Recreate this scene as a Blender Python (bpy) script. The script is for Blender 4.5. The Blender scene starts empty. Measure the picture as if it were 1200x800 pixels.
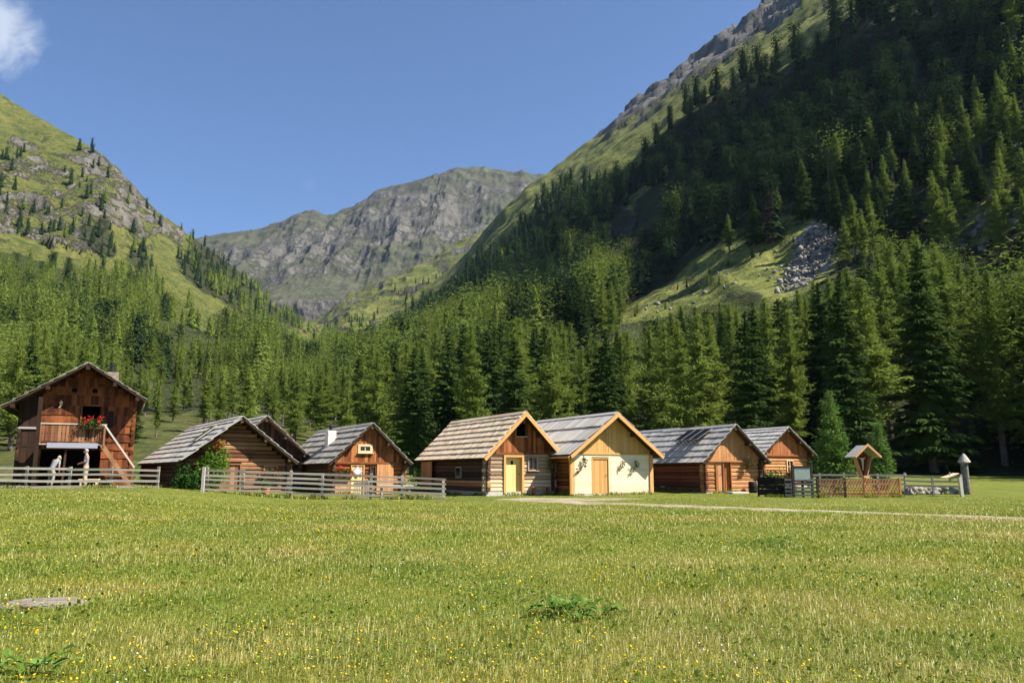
HAZE = True
DENOISE = True
import bpy, bmesh, math, random
import numpy as np
from mathutils import Vector, Matrix

random.seed(7)
rng = np.random.default_rng(11)
scn = bpy.context.scene
col = scn.collection
R = math.radians

# ------------------------------------------------------------------ camera model (pixels of a 1200x800 frame)
FPX, PITCH, CAMZ = 950.0, R(9.15), 1.6
CP, SP = math.cos(PITCH), math.sin(PITCH)

def at(px, py, Y):
    """world point at forward distance Y on the sight line through a pixel (numpy friendly)"""
    px = np.asarray(px, float); py = np.asarray(py, float)
    u = (px - 600) / FPX; v = (400 - py) / FPX
    dy = CP - v * SP; dz = SP + v * CP
    return np.stack([u / dy, np.ones_like(u), dz / dy], -1) * Y + np.array([0, 0, CAMZ])

def proj(P):
    P = np.asarray(P, float)
    x, y, z = P[..., 0], P[..., 1], P[..., 2] - CAMZ
    d = np.maximum(y * CP + z * SP, 1e-3); v = -y * SP + z * CP
    return 600 + FPX * x / d, 400 - FPX * v / d

def sstep(a, b, x):
    t = np.clip((np.asarray(x, float) - a) / (b - a), 0, 1)
    return t * t * (3 - 2 * t)

# ------------------------------------------------------------------ numpy noise
def _hash(ix, iy, iz):
    h = (ix * 374761393 + iy * 668265263 + iz * 1440670441) & 0xFFFFFFFF
    h = ((h ^ (h >> 13)) * 1274126177) & 0xFFFFFFFF
    h = ((h ^ (h >> 16)) * 2246822519) & 0xFFFFFFFF
    return ((h ^ (h >> 15)) & 0xFFFFFF) / float(0xFFFFFF)

def vnoise(p):
    p = np.asarray(p, float)
    i = np.floor(p).astype(np.int64); f = p - i
    f = f * f * f * (f * (f * 6 - 15) + 10)
    r = 0
    for dx in (0, 1):
        for dy in (0, 1):
            for dz in (0, 1):
                w = (f[..., 0] if dx else 1 - f[..., 0]) * (f[..., 1] if dy else 1 - f[..., 1]) * (f[..., 2] if dz else 1 - f[..., 2])
                r = r + w * _hash(i[..., 0] + dx, i[..., 1] + dy, i[..., 2] + dz)
    return r * 2 - 1

def fbm(p, oct=5, gain=.5, lac=2.03, ridged=False):
    p = np.asarray(p, float); a = 1.0; s = 0; t = 0
    for k in range(oct):
        n = vnoise(p + 17.3 * k)
        if ridged: n = 1 - 2 * np.abs(n)
        s = s + a * n; t += a; a *= gain; p = p * lac
    return s / t

def xyz(x, y, z=0):
    x = np.asarray(x, float)
    return np.stack([x, np.asarray(y, float) + 0 * x, z + 0 * x], -1)

# ------------------------------------------------------------------ ground height
def gz(x, y):
    x = np.asarray(x, float); y = np.asarray(y, float)
    b = np.interp(y, [-100, 6, 20, 36, 44, 55, 75, 90, 130, 400, 6000], [0, 0, .16, .39, .46, .66, 1.1, 1.45, 2.2, 5, 30])
    b = b + .52 * sstep(8.5, 17, -x) * sstep(14, 32, y)
    p = xyz(x, y)
    b = b + .07 * fbm(p / 7.0, 3) * sstep(3, 9, y) * (1 - .75 * sstep(30, 36, y)) + .02 * fbm(p / 1.1, 2) * (1 - sstep(28, 40, y))
    return b

def hit(px, py):
    """point of the meadow under a pixel"""
    lo, hi = 3.0, 140.0
    for _ in range(50):
        m = (lo + hi) / 2
        p = at(px, py, m)
        if p[2] > gz(p[0], p[1]): lo = m
        else: hi = m
    p = at(px, py, lo)
    return np.array([p[0], p[1], float(gz(p[0], p[1]))])

def on(px, Y):
    """point of the ground at forward distance Y in the direction of a pixel column"""
    x = (px - 600) / FPX * Y * (CP + SP * .0)
    for _ in range(6):
        z = float(gz(x, Y)); d = Y * CP + (z - CAMZ) * SP
        x = (px - 600) / FPX * d
    return np.array([x, Y, float(gz(x, Y))])

# ------------------------------------------------------------------ object helpers
def link(o, parent=None):
    col.objects.link(o)
    if parent is not None: o.parent = parent
    return o

def tag(o, label=None, cat=None, group=None, kind=None):
    if label: o['label'] = label
    if cat: o['category'] = cat
    if group: o['group'] = group
    if kind: o['kind'] = kind
    return o

def empty(name, loc, rz=0, label=None, cat=None, group=None):
    o = bpy.data.objects.new(name, None)
    o.empty_display_size = .3
    o.location = tuple(float(v) for v in loc); o.rotation_euler = (0, 0, rz)
    link(o); tag(o, label, cat, group)
    return o

def mesh_np(name, V, faces, mats, attrs=None, smooth=False, matidx=None):
    """faces: list of (n,k) int arrays"""
    V = np.asarray(V, np.float32)
    me = bpy.data.meshes.new(name)
    me.vertices.add(len(V)); me.vertices.foreach_set('co', V.ravel())
    faces = [np.asarray(f, np.int32) for f in faces if len(f)]
    loops = np.concatenate([f.ravel() for f in faces]); tot = np.concatenate([np.full(len(f), f.shape[1], np.int32) for f in faces])
    st = np.concatenate([[0], np.cumsum(tot)[:-1]]).astype(np.int32)
    me.loops.add(len(loops)); me.loops.foreach_set('vertex_index', loops)
    me.polygons.add(len(tot)); me.polygons.foreach_set('loop_start', st); me.polygons.foreach_set('loop_total', tot)
    if smooth: me.polygons.foreach_set('use_smooth', np.ones(len(tot), bool))
    if matidx is not None: me.polygons.foreach_set('material_index', np.asarray(matidx, np.int32))
    me.update(calc_edges=True)
    for k, a in (attrs or {}).items():
        a = np.asarray(a, np.float32)
        if a.ndim == 1:
            me.attributes.new(k, 'FLOAT', 'POINT').data.foreach_set('value', a)
        else:
            me.attributes.new(k, 'FLOAT_VECTOR', 'POINT').data.foreach_set('vector', a.ravel())
    for m in (mats if isinstance(mats, (list, tuple)) else [mats]): me.materials.append(m)
    return me

class MB:
    """collects boxes, prisms and tubes; every piece carries a grain coordinate and a tone of its own"""
    def __init__(s): s.V = []; s.F = []; s.g = []; s.t = []
    def add(s, verts, faces, guv, tone):
        b = len(s.V)
        s.V += [tuple(map(float, v)) for v in verts]; s.F += [tuple(i + b for i in f) for f in faces]
        s.g += guv; s.t += [tone] * len(verts)
    def box(s, c, ax, ay=None, az=None, tone=None):
        """c centre; ax (grain direction), ay, az half vectors; or ax = (hx, hy, hz)"""
        c = Vector(c)
        if ay is None:
            h = ax; k = max(range(3), key=lambda i: h[i]); o = [k] + [i for i in range(3) if i != k]
            e = [Vector([h[j] if i == j else 0 for i in range(3)]) for j in range(3)]
            ax, ay, az = (e[i] for i in o)
        ax, ay, az = Vector(ax), Vector(ay), Vector(az)
        if ax.cross(ay).dot(az) < 0: az = -az
        if tone is None: tone = random.random()
        r = random.uniform(0, 90); la, lb, lc = ax.length, ay.length, az.length
        V = []; G = []
        for i in (-1, 1):
            for j in (-1, 1):
                for k in (-1, 1):
                    V.append(c + ax * i + ay * j + az * k); G.append((i * la + r, j * lb + k * lc + r * .37, r))
        s.add(V, [(0, 1, 3, 2), (4, 6, 7, 5), (0, 4, 5, 1), (2, 3, 7, 6), (0, 2, 6, 4), (1, 5, 7, 3)], G, tone)
        return s
    def bar(s, p0, p1, w, t, up=(0, 0, 1), tone=None):
        """a squared bar from p0 to p1, w wide sideways and t thick along up"""
        p0, p1 = Vector(p0), Vector(p1); d = p1 - p0; u = Vector(up); sd = d.cross(u).normalized(); u = sd.cross(d).normalized()
        return s.box((p0 + p1) / 2, d / 2, sd * w / 2, u * t / 2, tone)
    def tube(s, p0, p1, r0, r1=None, n=10, tone=None, flat=1.0, wob=0):
        p0, p1 = Vector(p0), Vector(p1); r1 = r0 if r1 is None else r1
        d = (p1 - p0); L = d.length; d = d / L
        u = Vector((0, 0, 1)) if abs(d.z) < .9 else Vector((1, 0, 0)); a = d.cross(u).normalized(); b = a.cross(d)
        if tone is None: tone = random.random()
        rr = random.uniform(0, 90); V = []; G = []
        for (p, r, x) in ((p0, r0, 0), (p1, r1, L)):
            for k in range(n):
                th = 2 * math.pi * (k + .5) / n; w = 1 + random.uniform(-wob, wob)
                V.append(p + (a * math.cos(th) * flat + b * math.sin(th)) * r * w); G.append((x + rr, th * max(r, .02) + rr * .37, rr))
        F = [(k, (k + 1) % n, n + (k + 1) % n, n + k) for k in range(n)] + [tuple(range(n - 1, -1, -1)), tuple(range(n, 2 * n))]
        s.add(V, F, G, tone)
        return s
    def prism(s, poly, dvec, tone=None):
        """polygon (list of points) extruded by dvec"""
        if tone is None: tone = random.random()
        r = random.uniform(0, 90); P = [Vector(p) for p in poly]; d = Vector(dvec); n = len(P)
        V = P + [p + d for p in P]; G = [(p.z + r, p.x + p.y + r * .37, r) for p in V]
        nn = (P[1] - P[0]).cross(P[2] - P[0])
        F = [tuple(range(n)), tuple(range(2 * n - 1, n - 1, -1))] + [(i, n + i, n + (i + 1) % n, (i + 1) % n) for i in range(n)]
        if nn.dot(d) > 0: F = [tuple(reversed(f)) for f in F]
        s.add(V, F, G, tone)
        return s
    def lathe(s, prof, c=(0, 0, 0), n=14, tone=None, wob=0):
        if tone is None: tone = random.random()
        V = []; G = []; F = []; c = Vector(c); m = len(prof)
        for r, z in prof:
            for k in range(n):
                th = 2 * math.pi * k / n; w = 1 + random.uniform(-wob, wob)
                V.append(c + Vector((r * w * math.cos(th), r * w * math.sin(th), z))); G.append((z, th * r, 0))
        for i in range(m - 1):
            for k in range(n): F.append((i * n + k, i * n + (k + 1) % n, (i + 1) * n + (k + 1) % n, (i + 1) * n + k))
        F.append(tuple(range(n - 1, -1, -1))); F.append(tuple(range((m - 1) * n, m * n)))
        s.add(V, F, G, tone)
        return s
    def quad(s, a, b, c, d, tone=None):
        if tone is None: tone = random.random()
        s.add([a, b, c, d], [(0, 1, 2, 3)], [(0, 0, 0)] * 4, tone); return s
    def mesh(s, name, mat, smooth=False):
        me = bpy.data.meshes.new(name); me.from_pydata(s.V, [], s.F)
        me.attributes.new('tone', 'FLOAT', 'POINT').data.foreach_set('value', np.array(s.t, np.float32))
        me.attributes.new('guv', 'FLOAT_VECTOR', 'POINT').data.foreach_set('vector', np.array(s.g, np.float32).ravel())
        if smooth: me.polygons.foreach_set('use_smooth', np.ones(len(me.polygons), bool))
        me.materials.append(mat); me.update()
        return me
    def build(s, name, mat, parent=None, smooth=False):
        return link(bpy.data.objects.new(name, s.mesh(name, mat, smooth)), parent)

def bevel(o, w=.008, seg=1):
    m = o.modifiers.new('bevel', 'BEVEL'); m.width = w; m.segments = seg; m.limit_method = 'ANGLE'
    return o

# ------------------------------------------------------------------ materials
class NT:
    def __init__(s, name):
        s.m = bpy.data.materials.new(name); s.m.use_nodes = True; s.t = s.m.node_tree; s.t.nodes.clear()
        s.out = s.n('ShaderNodeOutputMaterial')
    def n(s, typ, ins=None, **kw):
        x = s.t.nodes.new(typ)
        for k, v in kw.items(): setattr(x, k, v)
        for k, v in (ins or {}).items():
            if isinstance(v, bpy.types.NodeSocket): s.t.links.new(v, x.inputs[k])
            else: x.inputs[k].default_value = v
        return x
    def attr(s, name, which='Fac'): return s.n('ShaderNodeAttribute', attribute_name=name).outputs[which]
    def coord(s, which='Object'): return s.n('ShaderNodeTexCoord').outputs[which]
    def scale(s, vec, sc, off=(0, 0, 0)):
        return s.n('ShaderNodeMapping', {'Vector': vec, 'Scale': sc, 'Location': off}).outputs[0]
    def noise(s, vec, scale=5, detail=4, rough=.55, dist=0, out='Fac'):
        return s.n('ShaderNodeTexNoise', {'Vector': vec, 'Scale': scale, 'Detail': detail, 'Roughness': rough, 'Distortion': dist}).outputs[out]
    def ramp(s, fac, stops, interp='LINEAR'):
        x = s.n('ShaderNodeValToRGB', {'Fac': fac}); e = x.color_ramp.elements; x.color_ramp.interpolation = interp
        while len(e) < len(stops): e.new(.5)
        for k, (p, c) in enumerate(stops):
            e[k].position = p; e[k].color = (*c, 1) if not isinstance(c, (int, float)) else (c, c, c, 1)
        return x.outputs['Color']
    def math(s, op, a, b=0.0, c=None, clamp=False):
        ins = {0: a, 1: b}
        if c is not None: ins[2] = c
        return s.n('ShaderNodeMath', ins, operation=op, use_clamp=clamp).outputs[0]
    def mix(s, fac, a, b, mode='MIX'):
        x = s.n('ShaderNodeMix', data_type='RGBA', blend_type=mode)
        for i, v in ((0, fac), (6, a), (7, b)):
            if isinstance(v, bpy.types.NodeSocket): s.t.links.new(v, x.inputs[i])
            elif i == 0: x.inputs[0].default_value = v
            else: x.inputs[i].default_value = (*v, 1)
        return x.outputs[2]
    def bsdf(s, color, rough=.8, bump=None, bdist=.02, bstr=.5, **kw):
        ins = {'Roughness': rough, 'Specular IOR Level': kw.pop('spec', .3)}
        if isinstance(color, bpy.types.NodeSocket): ins['Base Color'] = color
        else: ins['Base Color'] = (*color, 1)
        ins.update(kw)
        b = s.n('ShaderNodeBsdfPrincipled', ins)
        if bump is not None:
            bp = s.n('ShaderNodeBump', {'Height': bump, 'Distance': bdist, 'Strength': bstr}); s.t.links.new(bp.outputs[0], b.inputs['Normal'])
        return b.outputs[0]
    def done(s, sh): s.t.links.new(sh, s.out.inputs['Surface']); return s.m

def wood(name, dark, mid, light, rough=.85, grain=.5, stain=.5, stain_col=None, knots=True):
    t = NT(name)
    g = t.attr('guv', 'Vector'); tone = t.attr('tone')
    fine = t.noise(t.scale(g, (1.0, 26, 1)), 2.0, 5, .6, .4)
    coarse = t.noise(t.scale(g, (.55, 5, 1)), 2.2, 3, .55, .6)
    k = t.math('ADD', t.math('MULTIPLY', tone, .62), t.math('MULTIPLY', t.math('ADD', t.math('MULTIPLY', fine, .5), t.math('MULTIPLY', coarse, .5)), .9 * grain + .2))
    k = t.math('SUBTRACT', k, .18)
    c = t.ramp(k, [(.05, dark), (.42, mid), (.85, light)])
    big = t.noise(t.coord('Object'), 1.1, 4, .6)
    sc = stain_col or tuple(v * .35 for v in dark)
    c = t.mix(t.math('MULTIPLY', t.ramp(big, [(.48, 0.0), (.72, 1.0)]), stain), c, sc)
    return t.done(t.bsdf(c, rough, t.math('ADD', fine, coarse), .006, .6, spec=.2))

def plain(name, c, rough=.6, var=.15, scale=8, metal=0, spec=.4, bump=0.0):
    t = NT(name); n = t.noise(t.coord('Object'), scale, 4, .6)
    cc = t.mix(n, tuple(v * (1 - var) for v in c), tuple(min(1, v * (1 + var)) for v in c))
    return t.done(t.bsdf(cc, rough, n if bump else None, .02, bump, spec=spec, Metallic=metal))

def leafmat(name, dark, mid, light, trans=.3, objvar=True):
    t = NT(name); tone = t.attr('tone')
    if objvar:
        oi = t.n('ShaderNodeObjectInfo').outputs['Random']
        tone = t.math('ADD', t.math('MULTIPLY', tone, .72), t.math('MULTIPLY', oi, .28))
    c = t.ramp(tone, [(.0, dark), (.5, mid), (1.0, light)])
    d = t.n('ShaderNodeBsdfDiffuse', {'Color': c, 'Roughness': .6}).outputs[0]
    tr = t.n('ShaderNodeBsdfTranslucent', {'Color': c}).outputs[0]
    return t.done(t.n('ShaderNodeMixShader', {0: trans, 1: d, 2: tr}).outputs[0])

M = {}
M['sunburnt'] = wood('sunburnt_wood', (.035, .012, .006), (.17, .052, .016), (.40, .15, .046), grain=.7, stain=.6)
M['barnwood'] = wood('barn_wood', (.012, .005, .0035), (.075, .022, .008), (.25, .078, .023), grain=.9, stain=.9)
M['barndark'] = wood('barn_dark_wood', (.012, .007, .005), (.035, .018, .011), (.085, .04, .022), stain=.4)
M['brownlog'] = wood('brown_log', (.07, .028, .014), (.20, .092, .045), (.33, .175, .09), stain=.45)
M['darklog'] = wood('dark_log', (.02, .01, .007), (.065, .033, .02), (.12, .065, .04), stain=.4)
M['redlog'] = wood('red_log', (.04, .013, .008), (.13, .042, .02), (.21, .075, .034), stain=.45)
M['orangelog'] = wood('orange_log', (.16, .06, .022), (.38, .17, .065), (.55, .28, .12), grain=.6, stain=.35)
M['greylog'] = wood('grey_log', (.10, .065, .04), (.30, .21, .135), (.50, .37, .25), grain=.7, stain=.4)
M['palelog'] = wood('pale_new_log', (.42, .27, .14), (.60, .43, .25), (.72, .55, .35), stain=.15)
M['cream'] = wood('cream_planed_wood', (.60, .475, .30), (.69, .575, .39), (.76, .66, .48), grain=.35, stain=.05)
M['honey'] = wood('honey_board', (.38, .20, .06), (.52, .30, .10), (.64, .40, .15), grain=.4, stain=.08)
M['honeydoor'] = wood('honey_door', (.40, .19, .06), (.50, .26, .085), (.58, .33, .12), grain=.4, stain=.05)
M['yellowdoor'] = wood('yellow_door', (.58, .36, .12), (.68, .45, .17), (.76, .54, .23), grain=.35, stain=.04)
M['barge'] = wood('orange_bargeboard', (.40, .19, .06), (.55, .29, .10), (.66, .38, .15), grain=.4, stain=.1)
M['shingle_grey'] = wood('grey_shingle', (.20, .185, .165), (.31, .29, .26), (.42, .395, .355), grain=.8, stain=.35, stain_col=(.14, .13, .11))
M['shingle_old'] = wood('old_shingle', (.15, .135, .112), (.25, .23, .195), (.35, .33, .285), grain=.8, stain=.45, stain_col=(.12, .11, .08))
M['shingle_tan'] = wood('tan_shingle', (.50, .35, .20), (.68, .52, .34), (.80, .65, .46), grain=.45, stain=.1, stain_col=(.45, .33, .21))
M['shingle_pale'] = wood('pale_shingle', (.23, .215, .195), (.34, .325, .30), (.44, .425, .39), grain=.6, stain=.2, stain_col=(.3, .28, .25))
M['deck'] = wood('roof_underside', (.02, .012, .008), (.06, .035, .022), (.11, .065, .04), stain=.3)
M['rail'] = wood('weathered_rail', (.20, .17, .135), (.35, .31, .25), (.50, .45, .375), grain=.7, stain=.3, stain_col=(.25, .22, .18))
M['greypost'] = wood('grey_post', (.11, .10, .085), (.24, .22, .19), (.38, .35, .31), grain=.8, stain=.4)
M['blackwood'] = wood('black_wood', (.008, .006, .005), (.02, .015, .012), (.045, .034, .026), stain=.2)
M['lattice'] = wood('red_brown_lattice', (.16, .055, .02), (.32, .125, .05), (.44, .20, .085), stain=.15)
M['shrine'] = wood('shrine_wood', (.32, .15, .06), (.48, .25, .11), (.60, .35, .17), stain=.1)
M['glass'] = plain('dark_glass', (.015, .018, .022), .08, .1, 3, spec=.6)
M['dark'] = plain('interior_shade', (.006, .005, .004), .95, .2, 3, spec=.05)  # near-black colour stands in for the shade inside openings
M['iron'] = plain('dark_iron', (.03, .028, .027), .5, .2, 12, .6)
M['tin'] = plain('grey_tin', (.42, .40, .37), .42, .15, 10, .8)
M['plaster'] = plain('white_plaster', (.52, .50, .45), .9, .08, 5, bump=.3)
M['concrete'] = plain('pale_concrete', (.42, .39, .34), .95, .2, 6, bump=.5)
M['solar'] = plain('solar_cell', (.008, .009, .016), .8, .15, 4, spec=.05)
M['alu'] = plain('aluminium', (.16, .165, .17), .6, .05, 10, .3)
M['white'] = plain('white_paint', (.50, .49, .48), .6, .05, 5)
M['sheet'] = plain('grey_blue_sheet', (.27, .28, .33), .55, .08, 4)
M['pink'] = plain('pink_paint', (.34, .15, .17), .7, .1, 8)
M['skin'] = plain('skin', (.40, .21, .14), .6, .08, 20)
M['shirtblue'] = plain('blue_grey_shirt', (.09, .115, .17), .9, .2, 30)
M['shirtpale'] = plain('pale_shirt', (.19, .23, .23), .9, .2, 30)
M['trousers'] = plain('beige_trousers', (.33, .28, .19), .9, .1, 14)
M['trousersgrey'] = plain('pale_grey_trousers', (.25, .23, .20), .9, .1, 14)
M['hair'] = plain('white_hair', (.27, .25, .22), .8, .1, 30)
M['shoe'] = plain('dark_shoe', (.05, .04, .03), .7, .1, 10)
M['eye'] = plain('eye', (.03, .02, .015), .3, .05, 10)

def stonemat(name, a, b, c, sc=3.0):
    t = NT(name); o = t.coord('Object')
    n = t.noise(o, sc, 6, .65); n2 = t.noise(o, sc * 5, 4, .6)
    cc = t.ramp(t.math('ADD', t.math('MULTIPLY', n, .7), t.math('MULTIPLY', n2, .3)), [(.32, a), (.5, b), (.66, c)])
    return t.done(t.bsdf(cc, .95, n2, .03, .8, spec=.2))
M['stone'] = stonemat('field_stone', (.06, .055, .05), (.20, .185, .165), (.42, .39, .35))
M['barestone'] = stonemat('bare_earth_stone', (.09, .075, .06), (.17, .145, .12), (.25, .22, .19), 3.0)
M['pillar'] = stonemat('pillar_stone', (.045, .04, .036), (.13, .12, .105), (.30, .28, .25), 5.0)
M['bark'] = stonemat('bark', (.05, .035, .025), (.13, .095, .07), (.22, .18, .145), 4.0)
M['spruce'] = leafmat('spruce_needles', (.022, .040, .013), (.052, .088, .023), (.100, .148, .036), .24)
M['larch'] = leafmat('larch_needles', (.088, .128, .026), (.158, .212, .040), (.230, .288, .064), .36)
M['spruce_far'] = leafmat('spruce_needles_far', (.013, .026, .012), (.028, .052, .020), (.055, .090, .030), .15, False)
M['larch_far'] = leafmat('larch_needles_far', (.080, .116, .025), (.145, .192, .038), (.210, .262, .058), .28, False)
M['pine'] = leafmat('young_pine_needles', (.065, .125, .028), (.120, .210, .042), (.185, .29, .065), .35, False)
M['bush'] = leafmat('bush_leaves', (.06, .13, .018), (.13, .24, .03), (.22, .34, .055), .35, False)
M['darkbush'] = leafmat('dark_bush_leaves', (.02, .06, .012), (.04, .11, .02), (.08, .18, .035), .3, False)
M['dock'] = leafmat('dock_leaves', (.06, .125, .018), (.11, .195, .03), (.18, .28, .075), .3, False)
M['geranium'] = leafmat('geranium_blossom', (.42, .015, .012), (.62, .03, .025), (.75, .12, .10), .25, False)
M['rust'] = leafmat('rusty_leaves', (.22, .06, .02), (.36, .10, .03), (.5, .2, .06), .25, False)
M['branch'] = leafmat('fir_branch', (.06, .06, .02), (.11, .105, .035), (.18, .16, .06), .2, False)
# ------------------------------------------------------------------ daylight
SUN_AZ, SUN_EL = R(77), R(48.5)      # azimuth measured from behind the camera towards the right
sdir = Vector((math.sin(SUN_AZ) * math.cos(SUN_EL), -math.cos(SUN_AZ) * math.cos(SUN_EL), math.sin(SUN_EL)))
w = bpy.data.worlds.new('World'); scn.world = w; w.use_nodes = True
nt = w.node_tree; nt.nodes.clear()
sky = nt.nodes.new('ShaderNodeTexSky'); sky.sky_type = 'NISHITA'; sky.sun_disc = False
sky.sun_elevation = SUN_EL; sky.sun_rotation = math.atan2(sdir.x, sdir.y); sky.altitude = 1600; sky.air_density = 1.1; sky.dust_density = .15; sky.ozone_density = 3.6
tc = nt.nodes.new('ShaderNodeTexCoord')
# one fair-weather cloud high on the left, and a faint wisp above the far ridge
def wnode(t, ins, **kw):
    n = nt.nodes.new(t)
    for k, v in kw.items(): setattr(n, k, v)
    for k, v in ins.items():
        if isinstance(v, bpy.types.NodeSocket): nt.links.new(v, n.inputs[k])
        else: n.inputs[k].default_value = v
    return n
def skydir(px, py): return (Vector(at(px, py, 1.0)) - Vector((0, 0, CAMZ))).normalized()
cn = wnode('ShaderNodeTexNoise', {'Vector': tc.outputs['Generated'], 'Scale': 26.0, 'Detail': 7.0, 'Roughness': .62, 'Distortion': .5}).outputs['Fac']
def cloud(px, py, rad, amt):
    d = wnode('ShaderNodeVectorMath', {0: tc.outputs['Generated'], 1: skydir(px, py)}, operation='DISTANCE').outputs['Value']
    f = wnode('ShaderNodeMapRange', {0: d, 1: 0.0, 2: rad, 3: 1.0, 4: 0.0}).outputs[0]
    s = wnode('ShaderNodeMath', {0: f, 1: cn}, operation='ADD').outputs[0]
    return wnode('ShaderNodeMapRange', {0: s, 1: .92, 2: 1.42, 3: 0.0, 4: amt}, interpolation_type='SMOOTHSTEP').outputs[0]
cm = wnode('ShaderNodeMath', {0: cloud(-10, 30, .085, .62), 1: cloud(362, 216, .02, .04)}, operation='MAXIMUM').outputs[0]
tint = wnode('ShaderNodeMix', {0: 1.0, 6: sky.outputs[0], 7: (.80, .92, 1.09, 1)}, data_type='RGBA', blend_type='MULTIPLY')
mx = wnode('ShaderNodeMix', {0: cm, 6: tint.outputs[2], 7: (7.0, 7.4, 7.9, 1)}, data_type='RGBA')
bg = wnode('ShaderNodeBackground', {'Color': mx.outputs[2], 'Strength': .0505})
wo = nt.nodes.new('ShaderNodeOutputWorld'); nt.links.new(bg.outputs[0], wo.inputs[0])
sl = bpy.data.lights.new('sun', 'SUN'); sl.energy = 5.0; sl.angle = R(.53); sl.color = (1, .93, .82)
so = bpy.data.objects.new('sun', sl); so.rotation_euler = sdir.to_track_quat('Z', 'Y').to_euler(); so.location = (60, -30, 80); link(so)

# ------------------------------------------------------------------ camera
cd = bpy.data.cameras.new('camera'); cd.sensor_width = 36; cd.lens = 36 * FPX / 1200; cd.clip_end = 20000; cd.clip_start = .1
cam = bpy.data.objects.new('camera', cd); cam.location = (0, 0, CAMZ); cam.rotation_euler = (R(90) + PITCH, 0, 0); link(cam); scn.camera = cam
scn.view_settings.view_transform = 'Standard'; scn.view_settings.look = 'None'; scn.view_settings.exposure = 1.47; scn.view_settings.gamma = 1
cy = scn.cycles
cy.max_bounces = 6; cy.diffuse_bounces = 3; cy.glossy_bounces = 2; cy.transmission_bounces = 4; cy.transparent_max_bounces = 8; cy.volume_bounces = 0
cy.use_denoising = DENOISE
try: cy.denoiser = 'OPENIMAGEDENOISE'
except Exception: pass
cy.sample_clamp_indirect = 6

# ------------------------------------------------------------------ meadow ground
def ground():
    th = np.radians(np.concatenate([np.linspace(-45, 45, 361)[:-1], np.linspace(45, 315, 136)[:-1]])) ; n = len(th)
    rr = np.concatenate([np.geomspace(.6, 60, 170), np.geomspace(62, 7000, 50)])
    A, B = np.meshgrid(rr, th, indexing='ij')
    X = A * np.sin(B); Y = A * np.cos(B); Z = gz(X, Y)
    V = np.concatenate([np.stack([X, Y, Z], -1).reshape(-1, 3), [[0, 0, float(gz(0, 0))]]])
    m = len(rr); i = np.arange(m - 1)[:, None] * n; j = np.arange(n)[None, :]; j2 = (j + 1) % n
    F = np.stack([i + j, i + j2, i + n + j2, i + n + j], -1).reshape(-1, 4)[:, ::-1]
    C = np.stack([np.full(n, m * n), np.arange(n), (np.arange(n) + 1) % n], -1)[:, ::-1]
    t = NT('meadow'); o = t.coord('Object')
    n1 = t.noise(o, .22, 5, .6); n2 = t.noise(o, 1.6, 5, .65); n3 = t.noise(o, 14, 4, .7)
    k = t.math('ADD', t.math('MULTIPLY', n1, .5), t.math('MULTIPLY', n2, .5))
    c = t.ramp(k, [(.30, (.075, .105, .016)), (.46, (.125, .155, .022)), (.58, (.175, .185, .032)), (.72, (.24, .21, .065))])
    c = t.mix(t.ramp(n3, [(.42, 0.0), (.75, 1.0)]), c, (.06, .075, .016))
    mat = t.done(t.bsdf(c, .95, t.math('ADD', n3, n2), .08, .9, spec=.1))
    return tag(link(bpy.data.objects.new('meadow', mesh_np('meadow', V, [F, C], mat, smooth=True))), kind='structure')
ground()

# ------------------------------------------------------------------ mountains: lofted slopes with fractal relief
def catmull(P, n):
    """P (k, ...) -> n samples along the first axis"""
    k = len(P); t = np.linspace(0, k - 1, n); i = np.clip(t.astype(int), 0, k - 2); f = (t - i).reshape((-1,) + (1,) * (P.ndim - 1))
    p0 = P[np.maximum(i - 1, 0)]; p1 = P[i]; p2 = P[i + 1]; p3 = P[np.minimum(i + 2, k - 1)]
    m1 = (p2 - p0) * .4; m2 = (p3 - p1) * .4
    f2 = f * f; f3 = f2 * f
    return (2 * f3 - 3 * f2 + 1) * p1 + (f3 - 2 * f2 + f) * m1 + (-2 * f3 + 3 * f2) * p2 + (f3 - f2) * m2

def inpoly(px, py, poly):
    c = np.zeros(px.shape, bool); n = len(poly)
    for i in range(n):
        x0, y0 = poly[i]; x1, y1 = poly[(i + 1) % n]
        if y0 == y1: continue
        k = ((y0 > py) != (y1 > py)) & (px < (x1 - x0) * (py - y0) / (y1 - y0) + x0)
        c ^= k
    return c

def soft(px, py, poly, w=7):
    """share of a small neighbourhood that lies inside the outline"""
    return np.mean([inpoly(px + w * math.cos(a) * r_, py + w * math.sin(a) * r_, poly) for r_ in (.4, 1) for a in np.arange(0, 6.2, 1.05)], 0)

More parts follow.
